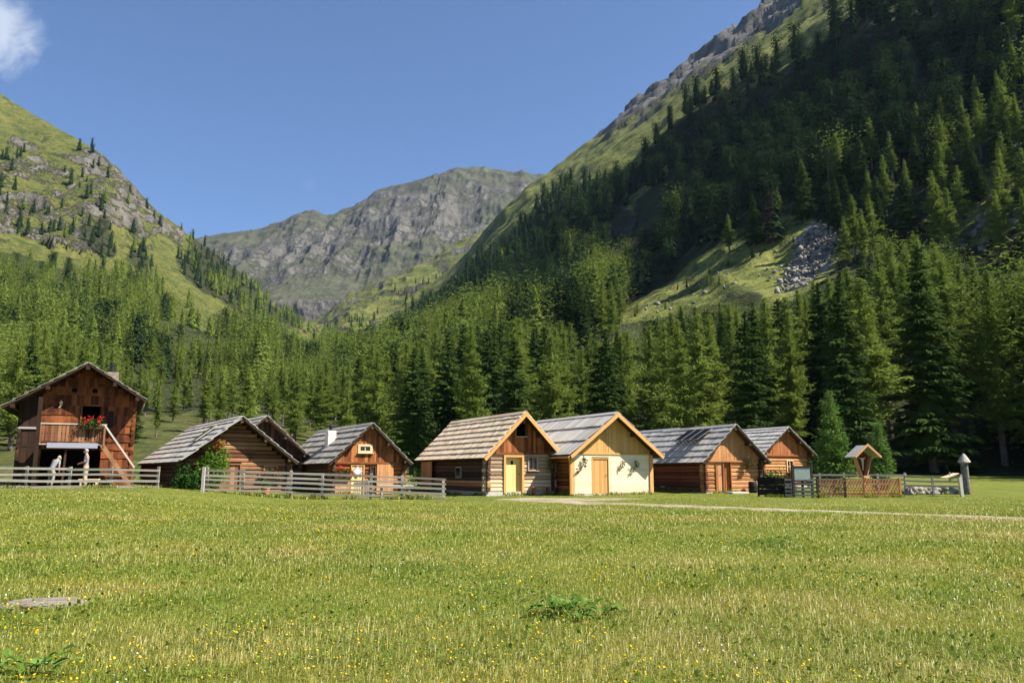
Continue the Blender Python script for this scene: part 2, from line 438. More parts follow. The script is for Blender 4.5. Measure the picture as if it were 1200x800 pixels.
BVH = []
from mathutils.bvhtree import BVHTree
def loft(table, nu, nv, relief, cover, foot=True, back=True, uw=None):
    """table: {px: [(py, Y), ...]} lines of survey points from foot to ridge, one line per bearing"""
    cols = sorted(table)
    P = np.array([at(np.full(len(table[c]), c), [q[0] for q in table[c]], np.array([[q[1]] for q in table[c]])) for c in cols])   # cols x rows x 3
    if foot:
        f = P[:, 0] * [.80, .80, 0]; f[:, 2] = gz(f[:, 0], f[:, 1]) - 1.0
        P = np.concatenate([f[:, None], P], 1)
    nr = P.shape[1]
    G = catmull(P, nu); G = catmull(np.swapaxes(G, 0, 1), nv)          # nv x nu x 3
    v = np.linspace(0, nr - 1, nv)[:, None] + 0 * G[..., 0]
    if back:
        b1 = G[-1] * [1.04, 1.04, 1] - [0, 0, 1] * (G[-1][:, 2:] * .06); b2 = G[-1] * [1.5, 1.5, 1]; b2[:, 2] = G[-1][:, 2] * .1
        G = np.concatenate([G, b1[None], b2[None]]); v = np.concatenate([v, v[-1:] + 1, v[-1:] + 2])
    px, py = proj(G)
    wx = fbm(np.stack([px / 40, py / 40, 0 * px], -1), 4); wy = fbm(np.stack([px / 40, py / 40, 0 * px + 9], -1), 4)
    A = cover(px + 9 * wx, py + 8 * wy, v, G)
    du = np.gradient(G, axis=1); dv = np.gradient(G, axis=0); N = np.cross(du, dv); N /= np.linalg.norm(N, axis=-1, keepdims=True) + 1e-9
    if (N[..., 2].mean() < 0): N = -N
    G = G + N * relief(G, v, A, px, py)[..., None]
    return G, A, v

def terrain(name, G, A, mat, label=None):
    nv, nu = G.shape[:2]
    i = np.arange(nv - 1)[:, None] * nu; j = np.arange(nu - 1)[None, :]
    F = np.stack([i + j, i + j + 1, i + nu + j + 1, i + nu + j], -1).reshape(-1, 4)
    me = mesh_np(name, G.reshape(-1, 3), [F], mat, {k: a.ravel() for k, a in A.items()}, smooth=True)
    o = tag(link(bpy.data.objects.new(name, me)), kind='structure')
    BVH.append(BVHTree.FromPolygons([tuple(p) for p in G.reshape(-1, 3).tolist()], F.tolist()))
    return o

def hz(x, y):
    z = float(gz(x, y))
    for b in BVH:
        h = b.ray_cast(Vector((x, y, 4000)), Vector((0, 0, -1)))
        if h[0] is not None: z = max(z, h[0].z)
    return z

def slopemat(name, sc, grass, rock, shrub=.8, streak=1.0, bstr=1.0, bd=1.0):
    t = NT(name); o = t.coord('Object')
    n1 = t.noise(o, .010 * sc, 6, .62); n2 = t.noise(o, .055 * sc, 6, .66, .3); n3 = t.noise(o, .35 * sc, 5, .7)
    st = t.noise(t.scale(o, (1, 1, .22)), .045 * sc, 6, .7, .8)
    g = t.ramp(t.math('ADD', t.math('MULTIPLY', n1, .45), t.math('MULTIPLY', n2, .55)), [(.33, grass[0]), (.48, grass[1]), (.60, grass[2]), (.74, grass[3])])
    g = t.mix(t.ramp(n3, [(.45, 0.0), (.68, .75)]), g, tuple(v * .45 for v in grass[0]))
    sh = t.noise(o, .10 * sc, 5, .62, .2)
    g = t.mix(t.ramp(sh, [(.53, 0.0), (.60, shrub)]), g, (.035, .052, .016))
    r = t.ramp(t.math('ADD', t.math('MULTIPLY', st, .55), t.math('MULTIPLY', n3, .45)), [(.34, rock[0]), (.47, rock[1]), (.60, rock[2]), (.72, rock[3])])
    nz = t.n('ShaderNodeSeparateXYZ', {0: t.n('ShaderNodeNewGeometry').outputs['Normal']}).outputs[2]
    steep = t.math('SUBTRACT', .72, nz)
    k = t.math('ADD', t.attr('rock'), t.math('MULTIPLY', t.math('SUBTRACT', t.math('ADD', t.math('MULTIPLY', n2, .6), t.math('MULTIPLY', n3, .4)), .5), 2.2))
    k = t.math('ADD', k, t.math('MULTIPLY', steep, .9 * streak))
    f = t.ramp(k, [(.42, 0.0), (.60, 1.0)])
    c = t.mix(f, g, r)
    c = t.mix(t.ramp(t.math('ADD', t.attr('scree'), t.math('MULTIPLY', t.math('SUBTRACT', n3, .5), 2.2)), [(.40, 0.0), (.58, 1.0)]), c, t.ramp(n3, [(.40, (.05, .046, .042)), (.5, (.17, .158, .14)), (.60, (.31, .29, .26))]))
    c = t.mix(t.math('MULTIPLY', t.attr('wood'), .9), c, (.022, .026, .013))  # woodland floor, darkened further to put the trees' shade into its colour
    h = t.math('ADD', t.math('MULTIPLY', st, t.math('MULTIPLY', f, 2.0)), t.math('MULTIPLY', n3, .5))
    return t.done(t.bsdf(c, .95, h, 2.2 * bd, bstr, spec=.1))

ALPINE = ((.060, .072, .020), (.105, .115, .028), (.145, .145, .040), (.19, .15, .07))
ROCK = ((.04, .039, .037), (.10, .096, .088), (.18, .17, .153), (.29, .27, .24))

# right-hand mountain
RT = {
 400: [(548, 120), (500, 220), (450, 480), (425, 700), (410, 900), (401, 1050), (395, 1200)],
 500: [(548, 115), (480, 190), (424, 400), (396, 600), (376, 790), (360, 940), (343, 1100)],
 600: [(548, 110), (472, 170), (392, 330), (338, 520), (294, 690), (262, 820), (240, 1000)],
 650: [(548, 108), (470, 165), (385, 310), (328, 480), (270, 650), (228, 780), (202, 1020)],
 700: [(548, 105), (470, 160), (378, 290), (312, 440), (242, 610), (195, 740), (163, 1040)],
 800: [(548, 100), (470, 150), (352, 260), (280, 375), (200, 520), (132, 640), (95, 930)],
 900: [(548, 96), (470, 138), (322, 232), (240, 325), (155, 440), (75, 550), (20, 850)],
 1000: [(548, 92), (470, 128), (298, 212), (205, 295), (92, 385), (5, 470), (-55, 680)],
 1100: [(549, 88), (470, 120), (310, 188), (215, 255), (100, 330), (0, 400), (-110, 540)],
 1200: [(550, 85), (470, 112), (328, 165), (230, 212), (108, 275), (0, 340), (-160, 450)],
 1330: [(550, 82), (470, 105), (330, 150), (215, 193), (95, 250), (-30, 312), (-190, 400)],
 1450: [(550, 78), (470, 98), (330, 140), (200, 180), (80, 230), (-60, 290), (-220, 370)],
}
for c_ in RT:                                                        # the wooded flank is a steep one
    k_ = 1 - .32 * float(sstep(560, 700, c_)); RT[c_] = [(q[0], q[1] if i < 3 else RT[c_][2][1] + (k_ if i < 6 else 1.30) * (q[1] - RT[c_][2][1])) for i, q in enumerate(RT[c_])]
R_CLEAR = [(716, 380), (770, 352), (850, 310), (905, 283), (945, 278), (962, 292), (945, 335), (915, 348), (900, 325), (850, 338), (780, 366)]
R_SCREE = [(936, 284), (958, 268), (982, 268), (970, 300), (944, 325), (920, 350), (926, 318)]
R_SUNNY = [(1105, 300), (1140, 245), (1205, 180), (1330, 120), (1330, 250), (1215, 262), (1180, 285)]
R_CLIFF = [(985, 250), (1000, 160), (1030, 80), (1060, 50), (1100, 90), (1085, 180), (1050, 240), (1010, 270)]
R_CROP = [(712, 275), (722, 240), (755, 235), (748, 270), (730, 285)]
R_TOPROCK = [(1085, 40), (1095, 5), (1150, 0), (1140, 25)]
R_TONGUE = [(735, 248), (770, 220), (790, 196), (796, 205), (770, 235), (745, 260)]
R_WOOD = [(380, 430), (430, 406), (475, 378), (520, 350), (560, 318), (600, 282), (640, 240), (668, 222), (700, 214), (730, 203), (775, 180), (800, 152), (850, 118), (905, 88), (960, 58), (1010, 18), (1040, -22), (1500, -90), (1500, 640), (380, 640)]
def coverR(px, py, v, G):
    wood_ = inpoly(px, py, R_WOOD).astype(float)
    clear = (soft(px, py, R_CLEAR, 18) > .04) | inpoly(px, py, R_TONGUE)
    scree = soft(px, py, R_SCREE, 10) * .78
    rock = .5 * soft(px, py, R_CLIFF, 14) + 1.0 * np.maximum(soft(px, py, R_CROP), soft(px, py, R_TOPROCK))
    sunny = inpoly(px, py, R_SUNNY)
    rock = rock + .16 * soft(px, py, R_SUNNY, 10)
    ridge_d = np.clip((v - 5.85) / 1.15, 0, 1)                                   # bare rock towards the crest
    rock = rock + np.where(wood_ > 0, .12, .10 + .85 * sstep(.25, .8, ridge_d + .25 * fbm(G / 60, 3))) * sstep(650, 760, px)
    rock = np.where(clear, .05, rock)
    wood_ = np.where(clear | (scree > .3) | sunny, 0, wood_)
    return {'rock': rock, 'scree': scree, 'wood': wood_}
def reliefR(G, v, A, px, py):
    s = sstep(1.6, 3.2, v)
    big = fbm(G / 110, 4) * 13 + fbm(G / np.array([45, 45, 90]), 4, ridged=True) * 5
    cl = fbm(G / np.array([26, 26, 60]), 5, ridged=True) * 7 * np.clip(A['rock'], 0, 1)
    crest = fbm(G / np.array([70, 70, 160]), 5, ridged=True) * 26 * sstep(6.2, 6.9, v) * sstep(680, 800, px)
    return s * (big * .8 + cl) + crest + .5 * fbm(G / 9, 3)
GR, AR, vR = loft(RT, 300, 320, reliefR, coverR)
terrain('hillside', GR, AR, slopemat('hillside_right', 1.0, tuple(tuple(q * 1.45 for q in c_) for c_ in ALPINE), ROCK))  # grass colour lightened on this slope to make up for grazing sun

# left-hand mountain
LT = {
 -250: [(546, 58), (498, 98), (410, 185), (290, 370), (190, 560), (70, 740), (-60, 930)],
 -100: [(546, 60), (498, 100), (420, 195), (320, 380), (240, 570), (140, 740), (35, 930)],
 0: [(546, 62), (500, 105), (430, 210), (350, 400), (280, 590), (200, 760), (111, 930)],
 60: [(546, 63), (500, 108), (432, 220), (355, 415), (290, 605), (220, 765), (146, 920)],
 120: [(546, 64), (500, 112), (434, 230), (365, 430), (302, 620), (242, 765), (183, 905)],
 180: [(546, 66), (500, 116), (438, 240), (378, 460), (332, 645), (288, 790), (243, 920)],
 230: [(546, 68), (500, 120), (441, 250), (395, 485), (355, 680), (317, 830), (281, 950)],
 280: [(546, 72), (500, 128), (446, 270), (405, 525), (376, 740), (346, 900), (318, 1020)],
 330: [(547, 78), (500, 138), (451, 300), (418, 580), (400, 820), (382, 985), (362, 1100)],
 380: [(548, 86), (500, 150), (456, 330), (429, 640), (413, 900), (404, 1080), (395, 1200)],
 430: [(548, 96), (502, 165), (461, 350), (436, 700), (423, 950), (415, 1150), (409, 1250)],
}
L_LOW = [(-300, 255), (-60, 280), (0, 284), (50, 300), (100, 335), (150, 362), (200, 376), (230, 396), (262, 402), (300, 396), (345, 400), (440, 405), (440, 640), (-300, 640)]
L_STRIP = [(222, 272), (246, 282), (275, 312), (310, 345), (340, 372), (352, 392), (305, 386), (255, 356), (213, 330), (206, 306), (222, 300)]
L_CLUMP = [[(88, 292), (98, 266), (122, 262), (140, 296), (120, 302)], [(98, 322), (120, 312), (160, 330), (150, 348), (110, 340)], [(140, 352), (158, 322), (186, 330), (215, 372), (180, 378)], [(150, 300), (168, 290), (180, 318), (165, 330)]]
L_TONGUE = [[(165, 352), (205, 347), (250, 371), (280, 394), (258, 399), (210, 374)], [(-10, 288), (40, 290), (100, 322), (150, 350), (120, 352), (60, 314), (0, 298)], [(310, 398), (350, 392), (378, 402), (350, 410)]]
L_ROCK = [(12, 158), (50, 170), (105, 182), (150, 205), (185, 240), (212, 262), (215, 285), (180, 275), (160, 285), (130, 262), (110, 275), (118, 300), (100, 305), (60, 300), (20, 282), (-40, 265), (-60, 200)]
def coverL(px, py, v, G):
    low = inpoly(px, py, L_LOW); strip = inpoly(px, py, L_STRIP)
    cl = np.zeros_like(low); tg = np.zeros_like(low)
    for p in L_CLUMP: cl |= inpoly(px, py, p)
    for p in L_TONGUE: tg |= inpoly(px, py, p)
    rk = inpoly(px, py, L_ROCK)
    rock = np.where(rk, .54 + .30 * fbm(G / 70, 3) + .35 * fbm(G / 28, 3), .14 + .25 * fbm(G / 30, 4))
    wd = ((low | strip | cl) & ~tg).astype(float)
    rock = np.where(tg, .02, rock); rock = np.where(strip, .22, rock)
    return {'rock': rock, 'scree': np.zeros_like(px), 'wood': wd * np.where(py > 470, .35, 1)}
def reliefL(G, v, A, px, py):
    s = sstep(1.8, 3.2, v)
    return s * (fbm(G / 130, 4) * 13 + np.clip(A['rock'], 0, 1) * fbm(G / np.array([48, 48, 70]), 6, ridged=True) * 19 + fbm(G / 40, 3) * 3 + fbm(G / np.array([17, 17, 25]), 4, ridged=True) * 2.2 * sstep(2.5, 3.6, v)) * (1 - .55 * sstep(6.4, 7, v)) + .5 * fbm(G / 9, 3)
GL, AL, vL = loft(LT, 300, 320, reliefL, coverL)
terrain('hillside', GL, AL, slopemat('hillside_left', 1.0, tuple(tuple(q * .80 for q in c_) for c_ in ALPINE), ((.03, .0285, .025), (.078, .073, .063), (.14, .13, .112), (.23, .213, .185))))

# grassy spur in the middle distance
MT = {
 330: [(440, 820), (420, 1100), (402, 1350), (396, 1450)], 385: [(436, 850), (410, 1120), (384, 1390), (373, 1500)],
 426: [(432, 880), (396, 1150), (360, 1430), (345, 1560)], 475: [(428, 920), (384, 1180), (338, 1480), (320, 1640)],
 527: [(420, 960), (366, 1230), (316, 1540), (295, 1730)], 580: [(410, 1000), (345, 1280), (286, 1600), (263, 1820)],
 640: [(400, 1050), (320, 1330), (250, 1660), (226, 1920)], 730: [(390, 1100), (290, 1400), (215, 1720), (185, 2000)],
}
def coverM(px, py, v, G):
    n = fbm(G / 160, 5, ridged=True)
    return {'rock': .02 + .46 * sstep(.25, .55, n), 'scree': np.zeros_like(px), 'wood': np.zeros_like(px)}
def reliefM(G, v, A, px, py): return fbm(G / 240, 5) * 34 + A['rock'] * fbm(G / np.array([90, 90, 140]), 5, ridged=True) * 30
GM, AM, vM = loft(MT, 220, 140, reliefM, coverM, foot=False)
terrain('hills', GM, AM, slopemat('spur', .5, ALPINE, ROCK, bd=2))

# far mountain closing the valley
FR = {100: 296, 200: 284, 240: 279, 290: 273, 330: 260, 350: 252, 370: 248, 385: 253, 420: 242, 445: 226, 470: 217, 500: 209, 515: 207, 530: 201, 560: 197, 590: 200, 630: 206, 680: 214, 750: 228, 850: 246}
FT = {}
for c_, r_ in FR.items():
    yb = np.interp(c_, [100, 330, 430, 600, 850], [365, 352, 352, 335, 330])
    FT[c_] = [(440, 1500), (yb + 32, 1900), (yb + 2, 1970), (yb - 14, 2230), (yb - 14 + (r_ - yb + 14) * .45, 2620), (r_, 3100)]
def coverF(px, py, v, G):
    n = fbm(G / 300, 5, ridged=True)
    rock = .22 + .45 * sstep(-.1, .5, n)
    bench = sstep(1.9, 2.2, v) * (1 - sstep(2.9, 3.35, v)) * sstep(310, 350, px) * (1 - sstep(450, 500, px))
    cliff = sstep(.7, 1.05, v) * (1 - sstep(1.85, 2.02, v))
    return {'rock': rock * (1 - bench) + cliff * .4, 'scree': np.zeros_like(px), 'wood': np.zeros_like(px)}
def reliefF(G, v, A, px, py):
    gul = fbm(G * np.array([1 / 150, 1 / 420, 1 / 520]), 5, ridged=True, gain=.55)
    s = sstep(2.6, 3.6, v)
    jag = fbm(G / np.array([70, 70, 200]), 4, ridged=True) * 15
    return s * (gul * 38 * (1 - .75 * sstep(4.2, 5.0, v)) + fbm(G / 420, 4) * 55 * (1 - sstep(4.0, 5, v)) + jag) + fbm(G / 60, 4, ridged=True) * 9 * (1 - s) + 8 * (1 - s) * fbm(G / np.array([80, 80, 260]), 4, ridged=True) * sstep(.7, 1, v) * (1 - sstep(1.9, 2.2, v))
GF, AF, vF = loft(FT, 420, 260, reliefF, coverF, foot=False)
terrain('mountain', GF, AF, slopemat('far_mountain', .42, ((.048, .051, .034), (.068, .070, .046), (.088, .085, .058), (.108, .098, .068)), ((.038, .036, .034), (.080, .075, .067), (.122, .114, .10), (.17, .158, .14)), shrub=.5, bd=2.2, bstr=.9))
# ------------------------------------------------------------------ conifers
def sprays(base, d, side, L, wd, tone):
    """quads: base point, unit direction, unit side vector, length, width -> (V, F, tone)"""
    n = len(base); L = L[:, None]; wd = wd[:, None]
    a = base - side * wd * .28; b = base + side * wd * .28
    m1 = base + d * L * .55 + side * wd * .5; m0 = base + d * L * .55 - side * wd * .5; t = base + d * L
    V = np.stack([a, b, m1, t, m0], 1).reshape(-1, 3)
    i = np.arange(n)[:, None] * 5
    return V, i + np.array([[0, 1, 2, 3, 4]]), np.repeat(tone, 5)

def unit(v): return v / (np.linalg.norm(v, axis=-1, keepdims=True) + 1e-9)

def conifer(H, Rm, kind, nbr, nsp, slen, seed, lowest=.06, twig=True):
    """crown of one conifer: branches in loose whorls, hanging or feathery sprays along each; returns V, F, tone, and twig tubes"""
    g = np.random.default_rng(seed)
    t = np.sort(g.random(nbr) ** .85)                          # 0 foot of the crown .. 1 tip
    if kind == 'spruce': t = np.round(t * 34 + g.normal(0, .22, nbr)) / 34 + g.normal(0, .006, nbr)
    t = np.clip(t, 0, .995)
    z = H * (lowest + (1 - lowest) * t)
    az = g.random(nbr) * 2 * math.pi
    gap = .75 + .45 * np.sin(az * 2 + g.random() * 6 + t * 9) * g.random(nbr)     # uneven outline
    if kind == 'spruce': r = Rm * ((1 - t) ** .82 * .96 + .03) * (.62 + .55 * g.random(nbr)) * gap ** .5
    else: r = Rm * (np.clip(1 - t, 0, 1) ** .72) * (.40 + .75 * g.random(nbr)) * gap * np.clip(.55 + t * 2.2, 0, 1)
    r = np.maximum(r, .10)
    hor = np.stack([np.cos(az), np.sin(az), 0 * az], -1)
    if kind == 'spruce': rise0, rise1 = .20 - .45 * (1 - t), -.25 * (1 - t) + .35 * t
    else: rise0, rise1 = .05 + .25 * t, .10 + .45 * t
    s = g.random((nbr, nsp)) ** .75 * .92 + .08
    r_ = r[:, None] * s
    droop = (rise0[:, None] * s + (rise1 - rise0)[:, None] * s * s) * r[:, None]
    P = hor[:, None] * r_[..., None]; P[..., 2] += z[:, None] + droop
    sd = np.stack([-np.sin(az), np.cos(az), 0 * az], -1)
    sgn = g.choice([-1, 1], (nbr, nsp)) * g.random((nbr, nsp))
    P = P + sd[:, None] * (sgn * .20 * r[:, None] * (1 - .35 * s))[..., None]
    P = P + g.normal(0, .04 if kind == 'spruce' else .10, P.shape)
    keep = g.random((nbr, nsp)) < (np.clip(r / (Rm * .5), .25, 1))[:, None]
    if kind == 'spruce':
        D = unit(hor[:, None] * (.75 + .3 * g.random((nbr, nsp, 1))) + sd[:, None] * sgn[..., None] * .9 + np.array([0, 0, -1]) * (.55 + .5 * g.random((nbr, nsp, 1))) + g.normal(0, .18, P.shape))
    else:
        D = unit(hor[:, None] * .7 + sd[:, None] * sgn[..., None] * 1.1 + np.array([0, 0, 1]) * g.normal(-.05, .5, (nbr, nsp, 1)) + g.normal(0, .35, P.shape))
    S = unit(np.cross(D, unit(g.normal(0, 1, P.shape) + np.array([0, 0, .8]))))
    L = slen * (.65 + .7 * g.random((nbr, nsp))) * np.clip(.45 + r[:, None] / Rm, .4, 1.1)
    W = L * (.34 if kind == 'spruce' else .30) * (.7 + .6 * g.random((nbr, nsp)))
    bt = g.random(nbr)[:, None] * .5
    tone = np.clip(bt + .5 * g.random((nbr, nsp)), 0, 1)
    k = keep.ravel()
    V, F, T = sprays(P.reshape(-1, 3)[k], D.reshape(-1, 3)[k], S.reshape(-1, 3)[k], L.ravel()[k], W.ravel()[k], tone.ravel()[k])
    return V, F, T, (hor, z, r, rise0, rise1)

def trunk_mb(H, r, br=None, every=3, n=8):
    mb = MB(); zs = np.linspace(0, .97, 7); off = [Vector((random.gauss(0, .03), random.gauss(0, .03), 0)) * (1 if 0 < i else 0) for i in range(7)]
    for a, b, oa, ob in zip(zs[:-1], zs[1:], off[:-1], off[1:]):
        mb.tube(Vector((0, 0, a * H - (.3 if a == 0 else 0))) + oa, Vector((0, 0, b * H)) + ob, r * (1 - a) + .02, r * (1 - b) + .02, n, .5)
    if br is not None:
        hor, z, rr, r0, r1 = br
        for i in range(0, len(z), every):
            p0 = Vector((0, 0, z[i])); h = Vector(hor[i])
            pm = p0 + h * rr[i] * .5 + Vector((0, 0, (r0[i] * .5 + (r1[i] - r0[i]) * .25) * rr[i])); p1 = p0 + h * rr[i] * .95 + Vector((0, 0, r1[i] * rr[i] * .92))
            w = .018 + .012 * rr[i]
            mb.tube(p0, pm, w, w * .6, 4, .6); mb.tube(pm, p1, w * .6, .008, 4, .7)
    return mb

def core(H, Rm, low, tiers, n, shrink, seed, pw=.85):
    """dense inside of a crown, added to block light and deepen its shade: drooping jagged skirts, one above the other"""
    g = np.random.default_rng(seed); V = []; F = []; b = 0
    for i in range(tiers):
        t0 = i / tiers; z0 = H * (low + (1 - low) * t0); z1 = H * (low + (1 - low) * min(1.0, (i + 1.9) / tiers)); r0 = Rm * shrink * ((1 - t0) ** pw + .02); a0 = g.random() * 6.28
        for k in range(n):
            a = a0 + 6.283 * (k + g.normal(0, .12)) / n; rr = r0 * g.uniform(.62, 1.22) * (1 if k % 2 else .72); V.append((rr * math.cos(a), rr * math.sin(a), z0 - rr * g.uniform(.05, .4) * (1 if k % 2 else .2)))
        for k in range(n):
            a = a0 + 6.283 * k / n; V.append((r0 * .16 * math.cos(a), r0 * .16 * math.sin(a), z1))
        F += [(b + k, b + (k + 1) % n, b + n + (k + 1) % n, b + n + k) for k in range(n)]; b += 2 * n
    return np.array(V, float), np.array(F), np.repeat(g.random(tiers * 2 * n // 2) * .7, 2)

def crown_mesh(name, H, Rm, kind, low, mat, V, F, T, shrink, seed):
    cv, cf, ct = core(H, Rm, low, 20, 17, shrink, seed, .85 if kind == 'spruce' else .75)
    return mesh_np(name, np.concatenate([V, cv]), [F, cf + len(V)], mat, {'tone': np.concatenate([T, ct])})

PROTO = {'spruce': [], 'larch': []}
for k in range(6):
    H = 20.0
    V, F, T, br = conifer(H, [3.3, 2.9, 3.7, 3.0, 3.4, 2.7][k], 'spruce', 330, 46, .46, 40 + k)
    PROTO['spruce'].append((crown_mesh('spruce_crown', H, 3.1, 'spruce', .07, M['spruce'], V, F, T, .40, 500 + k), trunk_mb(H, .27, br, 3).mesh('spruce_trunk', M['bark'])))
for k in range(6):
    H = 20.0
    V, F, T, br = conifer(H, [3.0, 2.6, 3.3, 2.8, 3.1, 2.4][k], 'larch', 270, 50, .34, 70 + k, lowest=[.16, .22, .12, .25, .18, .2][k])
    PROTO['larch'].append((crown_mesh('larch_crown', H, 2.7, 'larch', .26, M['larch'], V, F, T, .28, 600 + k), trunk_mb(H, .25, br, 2).mesh('larch_trunk', M['bark'])))

def make_tree(kind, loc, H, rz, label, group, v, wide=1.0):
    cm_, tm_ = PROTO[kind][v]
    e = empty(kind + '_tree', loc, rz, label, 'tree', group)
    s = H / 20.0; e.scale = (s * wide, s * wide, s)
    link(bpy.data.objects.new('trunk', tm_), e); link(bpy.data.objects.new('crown', cm_), e)
    return e

def thin(P, dist, order=None):
    """greedy minimum spacing (dist may vary per point) on x, y"""
    cells = {}; keep = []
    for i in (order if order is not None else range(len(P))):
        x, y = P[i][0], P[i][1]; d = dist[i]; c = 12.0; gx, gy = int(x // c), int(y // c); ok = True; m = int(d // c) + 1
        for a in range(gx - m, gx + m + 1):
            for b in range(gy - m, gy + m + 1):
                for (u, v) in cells.get((a, b), ()):
                    if (u - x) ** 2 + (v - y) ** 2 < d * d: ok = False; break
                if not ok: break
            if not ok: break
        if ok: cells.setdefault((gx, gy), []).append((x, y)); keep.append(i)
    return keep

# --- the wood at the foot of the slopes, tree by tree
def front(px): return np.interp(px, [-200, 0, 120, 170, 200, 240, 330, 400, 480, 600, 800, 900, 1000, 1100, 1200, 1500], [70, 72, 74, 92, 104, 98, 98, 90, 82, 80, 78, 77, 78, 82, 86, 84])
cand = []
n_ = 9000
Yc = 66 + (rng.random(n_) ** 1.15) * 190; pxc = -70 + rng.random(n_) * 1345
Xc = (pxc - 600) / FPX * Yc
ok = (Yc > front(pxc) + rng.random(n_) * 6)
base_px, base_py = [], []
Yc, pxc, Xc = Yc[ok], pxc[ok], Xc[ok]
order = np.argsort(Yc + rng.random(len(Yc)) * 30)
spc = np.where(pxc < 430, 6.6, np.where(pxc < 800, 5.6, 5.8)) * (1 + .2 * rng.random(len(Yc)))
keep = thin(np.stack([Xc, Yc], -1), spc, order)
OPEN = [R_CLEAR, R_SCREE, R_CROP, R_TONGUE] + L_TONGUE
PROF = lambda q: float(np.interp(q, [-60, 0, 60, 110, 180, 240, 330, 400, 440, 480, 560, 640, 700, 740, 780, 820, 860, 900, 935, 970, 1000, 1040, 1075, 1110, 1150, 1200, 1260], [385, 372, 378, 392, 440, 425, 422, 412, 398, 386, 376, 370, 386, 375, 363, 353, 349, 350, 338, 322, 310, 275, 262, 285, 290, 322, 310]))
near = []
for i in keep:
    x, y = float(Xc[i]), float(Yc[i]); z = hz(x, y); px, py = proj(np.array([x, y, z])); px = float(px); py = float(py)
    a = np.array([px]); b = np.array([py])
    if inpoly(a, b, R_CLEAR)[0] or inpoly(a, b, R_SCREE)[0]: continue
    if px < 420 and y > 150 and any(inpoly(a, b, p)[0] for p in L_TONGUE): continue
    lar = .92 if px < 410 else .70 if px < 620 else .70 if px < 860 else .74
    if y < front(px) + 14 and px > 430: lar *= .6
    kind = 'larch' if rng.random() < lar else 'spruce'
    if px < 180: H = 17 + 6 * rng.random()
    elif px < 420: H = 13 + 6 * rng.random()
    else: H = 18 + 6 * rng.random()
    if px > 880: H += 3.5 * rng.random() + 1.5 * sstep(900, 1050, px)
    if y < front(px) + 8 and rng.random() < .22: H *= .6
    if 440 < px < 690 and py < 405: kind = 'spruce'  # dark species carries the shade of the slope here
    if py <= PROF(px) + 25: H *= .72
    else:                                           # the wood's upper edge, as surveyed
        e_ = math.atan((400 - (PROF(px) + 14 * rng.random() + (18 * rng.random() if rng.random() < .5 else 0))) / FPX) + PITCH
        H = min(max(H, 15), CAMZ + math.tan(e_) * y - z) if y > 95 else min(H, CAMZ + math.tan(e_) * y - z)
        if H < 6.5: continue
    ty = float(proj(np.array([x, y, z + H]))[1]); mx_ = np.array([px] * 5)
    if any(inpoly(mx_, ty + 3 + (py - ty) * np.array([0, .2, .4, .6, .8]), z_).any() for z_ in OPEN): continue
    near.append([kind, x, y, z, px, H])
near.sort(key=lambda q: q[2])
sky_line = np.full(1600, 900.0); picked = []; rest = []
for q in near:
    kind, x, y, z, px, H = q
    d = y; top = float(proj(np.array([x, y, z + H]))[1]); hw = max(1, int(FPX * H * .10 / d)); c = int(px) + 200
    seg = sky_line[max(0, c - hw):c + hw + 1]
    vis = float(np.mean(np.maximum(seg - top, 0))) if len(seg) else 0
    q.append(vis * hw)
    if vis > 7 and -20 < px < 1220:
        picked.append(q)
        cone = top + np.abs(np.arange(-hw, hw + 1)) / hw * (H * FPX / d) * .55
        lo = max(0, c - hw); sky_line[lo:c + hw + 1] = np.minimum(seg, cone[lo - (c - hw):lo - (c - hw) + len(seg)])
    else: rest.append(q)
picked.sort(key=lambda q: -q[6])
chosen = picked[:292]; rest += picked[292:]
ZONES = [(190, 'behind the two storey barn'), (345, 'on the left meadow slope behind the cabins'), (500, 'behind the cabins by the rail fence'), (660, 'behind the tan roofed cabin'), (800, 'behind the cream cabin'), (960, 'behind the cabin with solar panels'), (1300, 'at the shady wood edge behind the shrine')]
for kind, x, y, z, px, H, _ in chosen:
    zn = next(t for lim, t in ZONES if px < lim)
    far_ = 'up the slope ' if z > 14 else ''
    hgt = 'short' if H < 14 else 'tall'
    what = 'pale green feathery larch' if kind == 'larch' else 'dark green drooping spruce'
    make_tree(kind, (x, y, z - .1), H, rng.random() * 6.28, f'{hgt} {what} {far_}{zn}', f'{hgt} {what} trees {far_}{zn}', int(rng.integers(6)), (1.05 + .55 * rng.random()) * (1.12 if kind == 'larch' else 1.0))
print('near trees', len(near), 'picked', len(picked), 'chosen', len(chosen))

# --- the rest of the wood
def far_proto(kind, lod, seed):
    g = np.random.default_rng(seed + 7); w = g.uniform(.115, .185); low = g.uniform(.05, .22)
    if lod == 0: V, F, T, br = conifer(1.0, w, kind, 120, 9, .036 if kind == 'spruce' else .032, seed, low)
    elif lod == 2: V, F, T, br = conifer(1.0, w, kind, 260, 26, .024 if kind == 'spruce' else .020, seed, low)
    else: V, F, T, br = conifer(1.0, w, kind, 50, 4, .055 if kind == 'spruce' else .050, seed, low)
    cv, cf, ct = core(1.0, w, low, 8 if lod == 1 else 13, 8 if lod == 1 else 11, .6 if lod == 2 else .98 if kind == 'spruce' else .86, seed)
    return np.concatenate([V, cv]), F, np.concatenate([T, ct]), cf + len(V)
LOD = {(k, l): [far_proto(k, l, 200 + 10 * l + i) for i in range(9)] for k in ('spruce', 'larch') for l in (0, 1, 2)}
bag = {'spruce': [[], [], [], 0, []], 'larch': [[], [], [], 0, []]}
